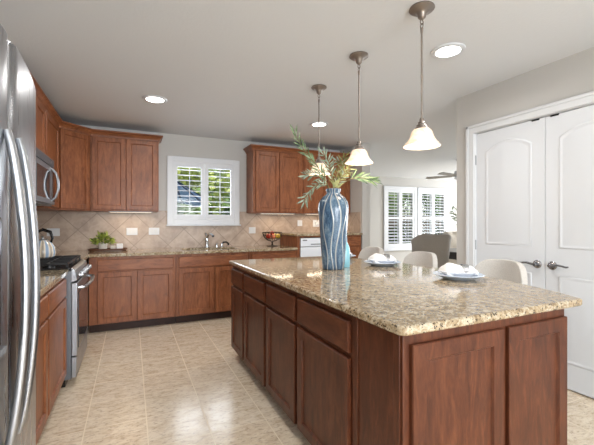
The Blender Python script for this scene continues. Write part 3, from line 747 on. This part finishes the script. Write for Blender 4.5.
# ------------------------------------------------------------------ ceiling lights
def downlight(x, y, label, vis=True):
    t = thing('recessed_light', label, 'ceiling light', (x, y, CEIL), 0, 'recessed ceiling lights')
    MB().lathe([(.085, -.001), (.118, -.001), (.118, -.007), (.108, -.012), (.085, -.010)], 36, caps=False).lathe([(.085, -.010), (.085, -.001)], 36, caps=False).build('trim_ring', 'white', t)
    MB().lathe([(.001, -.002), (.084, -.002), (.084, -.008), (.001, -.009)], 36).build('lens', 'bulb', t)
    lamp('downlight', 'AREA', (x, y, CEIL - .014), (0, 0, 0), DL, WHITE, .17, shape='DISK', spread=165)
DL = 9
downlight(.219, 3.851, 'lit recessed ceiling light in front of the left wall cabinets')
downlight(2.072, 1.875, 'lit recessed ceiling light right of the nearest pendant, close to the pantry')
downlight(2.146, 3.958, 'lit recessed ceiling light behind the farthest pendant')
downlight(.219, 1.6, 'added unseen recessed ceiling light over the aisle')  # this and the next two are out of view, added as fill
downlight(.8, -1.2, 'added unseen recessed ceiling light behind the camera in the living end, left')
downlight(2.2, -1.2, 'added unseen recessed ceiling light behind the camera in the living end, right')
lamp('added_fill_nook_ceiling', 'AREA', (7.5, 5.0, CEIL - .02), (0, 0, 0), 45, WHITE, .5, shape='DISK')  # fill lamp without a fixture, added to brighten the nook

# ------------------------------------------------------------------ pendants
def pendant(x, y, label):
    t = thing('pendant_light', label, 'pendant light', (x, y, 0), 0, 'pendant lights over the island')
    MB().lathe([(.001, CEIL - .001), (.070, CEIL - .001), (.072, CEIL - .008), (.064, CEIL - .016), (.040, CEIL - .022), (.026, CEIL - .038), (.022, CEIL - .056), (.012, CEIL - .066), (.001, CEIL - .070)], 32).build('canopy', 'bronze', t)
    k = MB().tube([(.011 * math.cos(a), 0, CEIL - .083 + .014 * math.sin(a)) for a in [2 * PI * i / 10 for i in range(10)]], .0028, 6, closed=True)
    k.tube([(0, .011 * math.cos(a), CEIL - .103 + .014 * math.sin(a)) for a in [2 * PI * i / 10 for i in range(10)]], .0028, 6, closed=True)
    k.build('chain_link', 'bronze', t)
    MB().lathe([(.001, CEIL - .112), (.009, CEIL - .116), (.0075, CEIL - .14), (.0058, CEIL - .15), (.0058, 1.862), (.001, 1.861)], 12).build('rod', 'bronze', t)
    MB().lathe([(.001, 1.866), (.010, 1.864), (.014, 1.852), (.012, 1.846), (.022, 1.838), (.020, 1.830), (.032, 1.820), (.030, 1.814), (.040, 1.806), (.038, 1.800), (.001, 1.799)], 28).build('shade_cap', 'bronze', t)
    prof = [(.034, 1.800), (.046, 1.797), (.056, 1.786), (.062, 1.768), (.067, 1.752), (.078, 1.732), (.092, 1.716), (.103, 1.704), (.104, 1.699), (.100, 1.700), (.088, 1.712), (.074, 1.729), (.063, 1.750), (.058, 1.768), (.052, 1.784), (.043, 1.793), (.034, 1.795)]
    MB().lathe(prof, 36, caps=False).build('lamp_shade', 'shade', t)
    MB().ell((0, 0, 1.745), (.024, .024, .032), 14, 8).build('bulb', 'lamp_bulb', t)
    lamp('pendant_glow', 'POINT', (x, y, 1.700), (0, 0, 0), 3.0, WARM, .05)
pendant(1.524, 1.567, 'bronze pendant with bell glass shade, nearest and largest of the three')
pendant(1.534, 2.208, 'bronze pendant with bell glass shade, middle one, right above the vase')
pendant(1.56, 2.878, 'bronze pendant with lit shade half hidden behind the olive branches')

# ------------------------------------------------------------------ vase, branches, bottle
VX, VY, VZ = 1.413, 2.375, .9035
t = tag(MB().lathe([(.001, 0), (.078, 0), (.084, .008), (.088, .05), (.098, .20), (.108, .34), (.117, .44), (.118, .475), (.110, .515), (.090, .548), (.062, .568), (.052, .582), (.052, .590), (.058, .602), (.058, .614), (.050, .616), (.044, .606), (.044, .575), (.05, .55), (.001, .54)], 56).build('vase', 'vase', smooth=60),
        'tall blue ceramic vase with wavy pale streaks standing on the island', 'vase')
t.location = (VX, VY, VZ)
# stone-like bottle
t = thing('bottle', 'small turquoise bottle standing just behind the blue vase', 'bottle', (1.558, 2.442, .9035))
MB().lathe([(.001, 0), (.040, 0), (.043, .01), (.043, .13), (.034, .17), (.020, .20), (.018, .255), (.022, .262), (.001, .265)], 24).build('body', 'turquoise', t)
MB().lathe([(.001, .2655), (.014, .2655), (.016, .28), (.001, .29)], 12).build('stopper', 'turquoise', t)

A = math.atan(166 / 357); RT = Vector((math.cos(A), -math.sin(A), 0)); FW = Vector((math.sin(A), math.cos(A), 0)); UP = Vector((0, 0, 1))
MO = Vector((VX, VY, VZ + .60))
def branch(label, pts, nleaf, L, w, mat_, seed, spread=55, start=.25):
    """pts: (right, up, depth) metres from the vase mouth"""
    rnd = random.Random(seed)
    P = [RT * a + UP * b_ + FW * c_ for a, b_, c_ in pts]
    # catmull sampling
    Q = []
    for i in range(len(P) - 1):
        p0 = P[max(i - 1, 0)]; p1 = P[i]; p2 = P[i + 1]; p3 = P[min(i + 2, len(P) - 1)]
        for k in range(6):
            u = k / 6; Q.append(.5 * ((2 * p1) + (p2 - p0) * u + (2 * p0 - 5 * p1 + 4 * p2 - p3) * u * u + (-p0 + 3 * p1 - 3 * p2 + p3) * u ** 3))
    Q.append(P[-1])
    t = thing('olive_branch', label, 'branch', tuple(MO))
    n = len(Q)
    MB().tube(Q, [.0035 - .0022 * i / n for i in range(n)], 6).build('stem', 'stem', t)
    lf = MB()
    for j in range(nleaf):
        u = start + (1 - start) * j / (nleaf - 1); x = u * (n - 1); i = min(int(x), n - 2); p = Q[i].lerp(Q[i + 1], x - i); d = (Q[i + 1] - Q[i]).normalized()
        side = 1 if j % 2 else -1
        ax = FW * .8 + Vector((rnd.uniform(-.6, .6), rnd.uniform(-.6, .6), rnd.uniform(-.6, .6)))
        dd = Matrix.Rotation(R(side * rnd.uniform(spread * .55, spread * 1.1)) * (1 if u < .97 else .1), 3, ax.normalized()) @ d
        nm = (-FW + Vector((rnd.uniform(-.7, .7), rnd.uniform(-.5, .5), rnd.uniform(-.3, .9)))).normalized()
        lf.leaf(p, dd, nm, L * rnd.uniform(.75, 1.15), w * rnd.uniform(.8, 1.2), bend=rnd.uniform(-.1, .2))
    lf.build('foliage', mat_, t, smooth=0)
px = .00756
def pp(*q): return [((u - 332.5) * px, (189 - v) * px, dep) for u, v, dep in q]
branch('long olive branch reaching up to the upper left out of the vase', pp((330, 200, 0), (328, 186, 0), (320, 171, -.03), (310, 158, -.06), (300, 146, -.08), (293, 133, -.10)), 34, .085, 0.0120, 'olive', 1, 42, .3)
branch('pale olive branch drooping to the left beside the vase neck', pp((331, 200, 0), (329, 188, .0), (322, 181, .04), (314, 183, .07), (306, 192, .09), (303, 199, .1)), 30, .075, 0.0112, 'olive_pale', 2, 60, .3)
branch('pale olive branch bending left in front of the far pendant', pp((331, 200, 0), (329, 187, 0), (322, 176, .06), (313, 170, .10), (305, 171, .12)), 28, .07, 0.0112, 'olive_pale', 9, 60, .35)
branch('upright olive branch rising behind the vase mouth', pp((333, 200, 0), (334, 186, .02), (336, 174, .05), (341, 162, .07), (346, 153, .08)), 30, .07, 0.0104, 'olive_yellow', 3, 60, .3)
branch('short olive branch curling above the vase towards the middle pendant', pp((333, 200, 0), (332, 184, -.02), (329, 170, -.03), (327, 160, -.04), (322, 153, -.04)), 24, .075, 0.0112, 'olive_pale', 4, 60, .35)
branch('olive branch arching out to the right past the vase', pp((335, 200, 0), (337, 188, 0), (345, 180, -.02), (355, 176, -.03), (364, 177, -.04), (370, 178, -.05)), 24, .095, 0.0136, 'olive', 5, 35, .5)
branch('curly olive sprig between the upright branch and the middle pendant', pp((333, 200, 0), (334, 187, .03), (340, 178, .05), (345, 170, .08), (343, 160, .10), (338, 156, .1)), 26, .06, 0.0088, 'olive_pale', 14, 65, .3)
branch('thin olive branch leaning right and curling over at its tip', pp((333, 200, 0), (335, 186, 0), (341, 175, .0), (348, 168, .02), (351, 162, .02)), 20, .06, 0.0096, 'olive_yellow', 6, 65, .4)
t = thing('leaf_sprig', 'broad yellow-green leaf sprig at the mouth of the vase', 'leaf', tuple(MO))
MB().tube([(0, 0, -.08), (0, -.01, 0), (-.01, -.02, .04)], .003, 6).build('stem', 'stem', t)
lf = MB(); lf.leaf(Vector((-.02, -.025, .02)), RT * .6 + UP * .8, -FW, .085, .038, bend=.05); lf.leaf(Vector((0, -.03, .03)), RT * -.5 + UP, -FW, .07, .024); lf.leaf(Vector((.01, -.02, .02)), RT + UP * .7, -FW, .07, .022)
lf.build('foliage', 'olive_yellow', t, smooth=0)

# ------------------------------------------------------------------ place settings
def napkin_mesh(L=.20, w=.13, seed=1):
    rnd = random.Random(seed); m = MB(); n, k = 14, 8; vs = []; fs = []
    for i in range(n + 1):
        for j in range(k + 1):
            u = i / n * 2 - 1; v = j / k * 2 - 1
            pinch = .36 + .64 * min(1, (abs(u - .35) * 1.35) ** .8)
            z = (.030 + .030 * min(1, abs(u - .35) * 1.6)) * (1 - v ** 4) * (1 - .55 * u ** 6) + .006 * math.sin(v * 9 + seed) * (1 - abs(v) * .4) + .004 * math.sin(u * 7 + v * 3)
            vs.append((u * L / 2, v * w / 2 * pinch, z))
    q = lambda i, j: i * (k + 1) + j
    top = len(vs)
    vs += [(x, y, -.0) for x, y, z in vs]
    for i in range(n):
        for j in range(k):
            fs.append((q(i, j), q(i + 1, j), q(i + 1, j + 1), q(i, j + 1))); fs.append((top + q(i, j), top + q(i, j + 1), top + q(i + 1, j + 1), top + q(i + 1, j)))
    for i in range(n): fs.append((q(i, 0), top + q(i, 0), top + q(i + 1, 0), q(i + 1, 0))); fs.append((q(i, k), q(i + 1, k), top + q(i + 1, k), top + q(i, k)))
    for j in range(k): fs.append((q(0, j), q(0, j + 1), top + q(0, j + 1), top + q(0, j))); fs.append((q(n, j), top + q(n, j), top + q(n, j + 1), q(n, j + 1)))
    return m.add(vs, fs)
def plate_prof(r, h): return [(.001, 0), (r * .55, 0), (r * .60, .003), (r * .95, h - .002), (r, h), (r * .96, h + .003), (r * .62, .008), (.001, .007)]
spots = [(1.885, 1.625, 'nearest', 'nearest the pantry doors'), (1.90, 2.40, 'middle', 'right of the vase'), (1.89, 3.04, 'farthest', 'half hidden by the vase')]
pl0 = MB().lathe(plate_prof(.152, .030), 44).build('dinner_plate', 'plate_blue', smooth=50)
bw0 = MB().lathe(plate_prof(.120, .040), 40).build('salad_plate', 'porcelain', smooth=50)
nk0 = napkin_mesh(.20, .135).build('napkin', 'linen', smooth=60)
rg0 = MB().lathe([(.030, -.016), (.034, -.016), (.034, .016), (.030, .016), (.030, -.016)], 24, caps=False, T=Matrix.Rotation(R(90), 4, 'Y')).build('napkin_ring', 'chrome')
for i, (x, y, nm, ph_) in enumerate(spots):
    for o0, dz, cat, lab, grp in ((pl0, 0, 'plate', 'pale dinner plate of the %s place setting, ' % nm, 'dinner plates on the island'), (bw0, .0095, 'plate', 'white smaller plate stacked in the %s place setting, ' % nm, 'small plates stacked on the dinner plates'),
                             (nk0, .0350, 'napkin', 'folded white cloth napkin on the plates %s, ' % nm, 'napkins on the plates'), (rg0, .058, 'napkin ring', 'small silver napkin ring on the %s napkin, ' % nm, 'napkin rings')):
        o = o0 if i == 0 else o0.copy()
        if i: COL.objects.link(o)
        o.location = (x, y, .9035 + dz)
        if cat.startswith('napkin'): o.rotation_euler = (0, 0, R(-22 + 14 * i))
        if cat == 'napkin ring': o.location = (x + .041 * math.cos(R(-22 + 14 * i)), y + .041 * math.sin(R(-22 + 14 * i)), .9035 + dz)
        tag(o, lab + ph_, cat, grp)

# ------------------------------------------------------------------ counter stools
def make_stool():
    t = thing('counter_stool', 'x', 'stool', (0, 0, 0), 0, 'upholstered stools along the island')
    # local: facing -x (towards the island); back at +x, wrapping
    hw, z0, z1, r_ = .210, .62, .980, .115
    # columns of a curved padded panel
    N = 22; K = 10; vs = []; fs = []
    for i in range(N + 1):
        u = i / N * 2 - 1; yy = u * hw
        zt = z1 - .02 * u * u if abs(u) < .5 else z1 - .02 * u * u - r_ * (1 - math.sqrt(max(0, 1 - ((abs(u) - .5) / .5) ** 2)))
        for j in range(K + 1):
            v = j / K; z = z0 + (zt - z0) * v
            vs.append((.13 + .035 * v - .10 * abs(u) ** 2.0, yy * (.93 + .07 * v), z))
    for i in range(N):
        for j in range(K): fs.append((i * (K + 1) + j, (i + 1) * (K + 1) + j, (i + 1) * (K + 1) + j + 1, i * (K + 1) + j + 1))
    o = MB().add(vs, fs).build('backrest', 'stool_fabric', t, solid=.045, smooth=60); bv = o.modifiers.new('b', 'BEVEL'); bv.width = .018; bv.segments = 3; bv.limit_method = 'ANGLE'
    sp = [( .19 * math.copysign(abs(math.cos(a)) ** .6, math.cos(a)) - .03, .20 * math.copysign(abs(math.sin(a)) ** .6, math.sin(a))) for a in [2 * PI * i / 28 for i in range(28)]]
    MB().prism(sp, .58, .665).build('seat', 'stool_fabric', t, bevel=.02, seg=3, smooth=50)
    for sx in (-1, 1):
        for sy in (-1, 1): MB().tube([(sx * .14 - .03, sy * .14, .585), (sx * .19 - .03, sy * .19, .0)], [.018, .012], 8).build('leg', 'leg_wood', t)
    MB().tube([(-.207, -.177, .20), (-.207, .177, .20)], .009, 8).build('footrest', 'handle_steel', t)
    return t
s0 = make_stool(); s0.location = (2.40, 1.78, 0); s0['label'] = 'oatmeal upholstered counter stool in front of the pantry doors'
dup(s0, (2.40, 2.58, 0), 0, 'oatmeal upholstered counter stool seen between the two nearer place settings')
dup(s0, (2.40, 3.34, 0), 0, 'oatmeal upholstered counter stool farthest from the camera, behind the middle plate')

# ------------------------------------------------------------------ things on the back counter
t = thing('serving_tray', 'long narrow dark wooden tray on the back worktop holding the potted fern', 'tray', (-.26, 5.10, .9035))
MB().prism([(.205 * math.copysign(abs(math.cos(a)) ** .45, math.cos(a)), .085 * math.copysign(abs(math.sin(a)) ** .45, math.sin(a))) for a in [2 * PI * i / 32 for i in range(32)]], 0, .012).build('tray_base', 'tray', t)
MB().tube([(.212 * math.copysign(abs(math.cos(a)) ** .45, math.cos(a)), .092 * math.copysign(abs(math.sin(a)) ** .45, math.sin(a)), .02) for a in [2 * PI * i / 32 for i in range(32)]], .010, 8, closed=True).build('rim', 'tray', t)
t = thing('potted_fern', 'small bushy green fern in a pale pot on the wooden tray', 'plant', (-.32, 5.10, .916))
MB().lathe([(.001, 0), (.045, 0), (.055, .085), (.060, .09), (.052, .09), (.048, .075), (.001, .07)], 20).build('pot', 'cream_fabric', t)
lf = MB(); rnd = random.Random(3)
for j in range(190):
    a = rnd.uniform(0, 2 * PI); rr = rnd.uniform(.0, .09); z = .08 + rnd.uniform(0, .12) * (1 - rr / .16); p = Vector((rr * 1.25 * math.cos(a), rr * .8 * math.sin(a), z))
    lf.leaf(p, Vector((math.cos(a), math.sin(a), rnd.uniform(-.5, .9))), Vector((rnd.uniform(-1, 1), -1, rnd.uniform(-.3, 1))), rnd.uniform(.035, .06), .016)
for j in range(26):
    a = rnd.uniform(0, 2 * PI); lf.leaf(Vector((.03 * math.cos(a), .02 * math.sin(a), .13)), Vector((.35 * math.cos(a), .3 * math.sin(a), 1)), Vector((rnd.uniform(-1, 1), -1, 0)), rnd.uniform(.08, .13), .014)
lf.build('foliage', 'fern', t, smooth=0)
for k, (x, lab) in enumerate(((-.205, 'cream candle block beside the fern on the tray'), (-.13, 'white candle block at the right end of the wooden tray'))):
    t = thing('candle', lab, 'candle', (x, 5.09, .916)); h = (.05, .075)[k]; q = (.028, .036)[k]
    MB().box(-q, q, -.03, .03, 0, h).build('wax', ['cream_fabric', 'linen'][k], t, bevel=.004)
    MB().tube([(0, 0, h), (.002, 0, h + .012)], .0015, 5).build('wick', 'black', t)
# fruit bowl
t = thing('fruit_bowl', 'dark wire footed bowl filled with fruit on the back worktop', 'bowl', (1.94, 5.06, .9035))
MB().lathe([(.001, 0), (.085, 0), (.085, .006), (.02, .014), (.012, .03), (.012, .065), (.03, .072), (.001, .073)], 24).build('foot', 'wire', t)
g = MB()
def bowl_r(u): return .03 + .12 * math.sin(u * PI / 2) ** .8
for k in range(16):
    a = 2 * PI * k / 16; g.tube([(bowl_r(u) * math.cos(a), bowl_r(u) * math.sin(a), .073 + .135 * (1 - math.cos(u * PI / 2)) ** .7) for u in [i / 7 for i in range(8)]], .003, 5)
for zz in (1.0, .7, .4): g.tube([(bowl_r(zz) * math.cos(2 * PI * k / 28), bowl_r(zz) * math.sin(2 * PI * k / 28), .073 + .135 * (1 - math.cos(zz * PI / 2)) ** .7) for k in range(28)], .0045 if zz == 1 else .003, 6, closed=True)
g.build('basket', 'wire', t)
fruit = [('apple', 'red apple', rgb(178, 48, 34), (-.08, -.045, .150), .037), ('peach', 'pinkish peach', rgb(224, 130, 90), (-.005, -.06, .146), .036), ('lemon', 'yellow lemon', rgb(228, 190, 70), (.075, -.05, .150), .034),
         ('orange', 'bright orange', rgb(226, 120, 40), (-.055, .035, .150), .036), ('pear', 'greenish pear', rgb(176, 176, 84), (.045, .035, .152), .036), ('apple', 'dark red apple', rgb(150, 40, 34), (.0, .0, .195), .034)]
for nm, lb, c_, p, r_ in fruit:
    mm = mat(nm + '_skin', c_, .35); f = thing(nm, lb + ' lying in the dark wire fruit bowl on the back worktop', 'fruit', (1.94 + p[0], 5.06 + p[1], .9035 + p[2]))
    sc = (1.2, 1, 1) if nm == 'lemon' else (1, 1, 1.2) if nm == 'pear' else (1, 1, .95)
    MB().ell((0, 0, 0), tuple(r_ * q for q in sc), 16, 10).build('flesh', mm, f); MB().tube([(0, 0, r_ * .85), (.004, 0, r_ * 1.25)], .002, 5).build('stalk', 'stem', f)

# ------------------------------------------------------------------ nook furniture
def wing_chair():
    t = thing('wing_chair', 'grey upholstered high wing-back dining chair seen from behind', 'chair', (4.52, 4.36, 0), R(-26))
    N = 18; K = 8; vs = []; fs = []
    for i in range(N + 1):
        u = i / N * 2 - 1
        for j in range(K + 1):
            v = j / K; half = .26 + .05 * v; z = .42 + (.65 - .10 * max(0, abs(u) - .72) / .28) * v
            wing = max(0, (abs(u) - .62) / .38)
            x = u * half if wing == 0 else math.copysign(half * (.62 + .38 * math.sin(wing * PI / 2) * .9), u)
            vs.append((x, .03 * abs(u) - .12 * v * .6 + .26 * wing ** 1.3 - .0, z))
    for i in range(N):
        for j in range(K): fs.append((i * (K + 1) + j, (i + 1) * (K + 1) + j, (i + 1) * (K + 1) + j + 1, i * (K + 1) + j + 1))
    MB().add(vs, fs).build('backrest', 'grey_fabric', t, solid=.06, smooth=60, bevel=.02)
    MB().box(-.27, .27, .03, .50, .34, .47).build('seat', 'grey_fabric', t, bevel=.03, seg=3)
    for x in (-.22, .22):
        for y in (.08, .45): MB().tube([(x, y, .345), (x, y, 0)], [.024, .016], 8).build('leg', 'dark_wood', t)
    return t
wing_chair()
# dining table
t = thing('dining_table', 'dark rectangular dining table partly hidden behind the grey wing chair', 'table', (5.45, 4.45, 0), R(-8))
MB().box(-.40, 1.2, -.45, .75, .71, .75).build('tabletop', 'dark_wood', t, bevel=.005)
MB().box(-.38, 1.13, -.38, .68, .62, .709).build('apron', 'dark_wood', t)
for x in (-.36, 1.11):
    for y in (-.36, .66): MB().box(x - .04, x + .04, y - .04, y + .04, 0, .619).build('leg', 'dark_wood', t, bevel=.004)
# tufted settee behind table
t = thing('settee', 'cream button-tufted settee beyond the dining table', 'sofa', (7.45, 5.82, 0), R(-25))
N, K = 40, 14; vs = []; fs = []
for i in range(N + 1):
    for j in range(K + 1):
        x = -.8 + 1.6 * i / N; z = .45 + .60 * j / K
        dmp = abs(math.sin((x * 9 + z * 9) * .95) * math.sin((x * 9 - z * 9) * .95)) ** .5
        vs.append((x, -.05 - .045 * dmp, z))
nn = len(vs); vs += [(x, .10, z) for x, y, z in vs]
q = lambda i, j: i * (K + 1) + j
for i in range(N):
    for j in range(K): fs.append((q(i, j), q(i + 1, j), q(i + 1, j + 1), q(i, j + 1))); fs.append((nn + q(i, j), nn + q(i, j + 1), nn + q(i + 1, j + 1), nn + q(i + 1, j)))
for i in range(N): fs.append((q(i, 0), nn + q(i, 0), nn + q(i + 1, 0), q(i + 1, 0))); fs.append((q(i, K), q(i + 1, K), nn + q(i + 1, K), nn + q(i, K)))
for j in range(K): fs.append((q(0, j), q(0, j + 1), nn + q(0, j + 1), nn + q(0, j))); fs.append((q(N, j), nn + q(N, j), nn + q(N, j + 1), q(N, j + 1)))
MB().add(vs, fs).build('backrest', 'cream_fabric', t, smooth=80)
bt = MB()
for i in range(-4, 5):
    for j in range(3): bt.ell((i * .18 + (.09 if j % 2 else 0), -.062, .58 + j * .18), (.014, .008, .014), 8, 6)
bo = bt.build('button', 'cream_fabric', t); bo['kind'] = 'stuff'
MB().box(-.8, .8, -.60, -.10, .30, .46).build('seat', 'cream_fabric', t, bevel=.03, seg=3)
for x in (-.72, .72):
    for y in (-.52, -.12): MB().tube([(x, y, .30), (x, y, 0)], [.025, .018], 8).build('leg', 'dark_wood', t)
# vase plant on table
t = thing('table_plant', 'leafy dark green sprigs in a small dark vase on the dining table', 'plant', (5.62, 4.62, .7505))
MB().lathe([(.001, 0), (.05, 0), (.075, .06), (.07, .13), (.035, .18), (.04, .2), (.001, .19)], 20).build('pot', 'canvas_rib', t)
sm = MB(); lf = MB(); rnd = random.Random(12)
for k in range(9):
    a = 2 * PI * k / 9 + .3; d = Vector((math.cos(a) * .28, math.sin(a) * .28, .48 + .12 * rnd.random())); pr = Vector((0, 0, .18))
    sm.tube([tuple(pr), tuple(pr + d * .5 + Vector((0, 0, .05))), tuple(pr + d)], .004, 5)
    for j in range(12):
        u = .35 + .65 * j / 11; lf.leaf(pr + d * u, Matrix.Rotation(R(50 if j % 2 else -50), 3, Vector((rnd.uniform(-1, 1), rnd.uniform(-1, 1), .3)).normalized()) @ d, Vector((0, -1, .6)), .10, .035)
sm.build('stem', 'stem', t); lf.build('foliage', 'olive', t, smooth=0)
# ceiling fan
t = thing('ceiling_fan', 'pale ceiling fan in the far room, mostly hidden by the pantry wall', 'ceiling fan', (5.86, 5.02, .04), R(2))
MB().lathe([(.001, CEIL - .041), (.07, CEIL - .041), (.06, CEIL - .06), (.02, CEIL - .07), (.014, CEIL - .075), (.014, 2.25), (.09, 2.23), (.11, 2.17), (.09, 2.11), (.05, 2.09), (.001, 2.085)], 24).build('motor', 'handle_steel', t)
for k in range(5):
    T = Matrix.Rotation(2 * PI * k / 5 + R(115), 4, 'Z') @ Matrix.Translation((0, 0, 2.14)) @ Matrix.Rotation(R(12), 4, 'X')
    MB().box(.09, .16, -.02, .02, -.005, .005, T=T).prism([(.15, -.045), (.62, -.065), (.66, 0), (.62, .065), (.15, .045)], -.004, .004, T=T).build('blade', 'dark_steel' if 0 else 'grey_fabric', t)

# ------------------------------------------------------------------ outside
struct('ground', MB().box(-30, 40, 8.2, 60, -.3, -.2).box(-30, 3.0, 5.5, 8.2, -.3, -.2), 'grass')
def bush(name, label, loc, r, h, n, mt, seed, leaf=.16, group=None):
    t = thing(name, label, 'plant', loc, 0, group); rnd = random.Random(seed); lf = MB()
    blobs = [(Vector((rnd.uniform(-.6, .6) * r, rnd.uniform(-.4, .4) * r, rnd.uniform(.25, .85) * h)), rnd.uniform(.35, .6) * r) for _ in range(12)]
    for j in range(n):
        c_, br = blobs[rnd.randrange(12)]; d = Vector((rnd.gauss(0, 1), rnd.gauss(0, 1), rnd.gauss(0, 1))).normalized(); p = c_ + d * br * rnd.uniform(.55, 1.05)
        if p.z < .02: continue
        lf.leaf(p, Vector((rnd.uniform(-1, 1), rnd.uniform(-1, 1), rnd.uniform(-.6, .6))), d + Vector((0, 0, .4)), leaf * rnd.uniform(.7, 1.3), leaf * .55)
    for c_, br in blobs: lf.ell(tuple(c_), (br * .72, br * .72, min(br * .72, c_.z * .95)), 10, 6)
    lf.build('foliage', mt, t, smooth=0)
    MB().tube([(0, 0, 0), (.05, 0, h * .35), (0, .05, h * .7)], [.12 * r, .08 * r, .03 * r], 8).build('trunk', 'stem', t)
GZ = -.2
bush('shrub', 'dense green shrub seen through the lower louvers of the kitchen window', (.5, 10.3, GZ), 1.6, 2.2, 2600, 'hedge', 21, .20)
bush('shrub', 'green shrub seen through the lower right louvers of the kitchen window', (4.3, 13.4, GZ), 1.5, 2.7, 2600, 'hedge', 22, .20)
bush('tree', 'yellow-green tree filling the upper kitchen window louvers, left', (.2, 13.5, GZ), 2.8, 5.2, 3600, 'hedge2', 23, .34)
bush('tree', 'yellow-green tree filling the upper kitchen window louvers, right', (6.0, 17.0, GZ), 2.8, 5.0, 3600, 'hedge2', 24, .34)
t = thing('hedge', 'tall clipped green hedge far behind the kitchen window', 'hedge', (3, 22, GZ)); lf = MB(); rnd = random.Random(50)
lf.box(-9, 9, -.8, .8, 0, 5.2)
for j in range(6500): lf.leaf(Vector((rnd.uniform(-9, 9), -.8 - rnd.uniform(0, .45), rnd.uniform(.1, 5.5))), Vector((rnd.uniform(-1, 1), rnd.uniform(-.5, .5), rnd.uniform(-1, 1))), Vector((rnd.uniform(-.5, .5), -1, rnd.uniform(0, .8))), rnd.uniform(.3, .5), .24)
lf.build('foliage', 'hedge', t, smooth=0)
t = thing('patio_parasol', 'pale blue canopy with dark ribs seen through the left shutter', 'parasol', (.78, 8.3, GZ), R(10))
n = 8; TT = Matrix.Translation((0, 0, 2.2)) @ Matrix.Rotation(R(20), 4, 'X') @ Matrix.Rotation(R(14), 4, 'Y') @ Matrix.Translation((0, 0, -2.2))
vs = [tuple(TT @ Vector(q)) for q in [(0, 0, 2.42)] + [(.95 * math.cos(2 * PI * k / n), .95 * math.sin(2 * PI * k / n), 2.16) for k in range(n)]]
MB().add(vs, [(0, 1 + k, 1 + (k + 1) % n) for k in range(n)]).build('canopy', 'canvas_blue', t, solid=.01, smooth=0)
for k in range(n): MB().tube([tuple(Vector(vs[0]) + Vector((0, -.01, .01))), tuple(vs[1 + k][i] + (.015 if i == 2 else 0) for i in range(3))], .022, 6).build('rib', 'canvas_rib', t)
MB().tube([(0, .1, 0), (0, .1, 2.0), tuple(vs[0])], .025, 8).build('pole', 'canvas_rib', t)
struct('trim_added_shade_slab', MB().box(3.6, 18, 7.9, 11.0, 2.62, 2.72), 'fence')  # unseen slab added to darken the view outside the nook windows
t = thing('fence', 'tan wooden fence seen through the far shuttered windows', 'fence', (0, 11.2, GZ))
g = MB()
for k in range(95): g.box(4.5 + k * .15, 4.64 + k * .15, 0, .02, .05, 1.75 + .01 * (k % 3))
g.build('boards', 'fence', t); MB().box(4.5, 18.7, .021, .06, .4, .5).box(4.5, 18.7, .021, .06, 1.4, 1.5).build('rail', 'fence', t)
bush('shrub', 'dark green shrub outside the left far window', (8.8, 9.9, GZ), .9, 1.3, 1500, 'hedge', 31, .16)
bush('shrub', 'dark green shrub outside the right far window', (11.2, 9.9, GZ), .9, 1.3, 1500, 'hedge', 32, .16)
bush('tree', 'tree behind the tan fence, outside the left far window', (12.6, 16.5, GZ), 3.0, 5.0, 3000, 'hedge', 33, .34)
bush('tree', 'second tree behind the tan fence, outside the right far window', (18.0, 16, GZ), 3.4, 5.0, 3000, 'hedge', 34, .34)
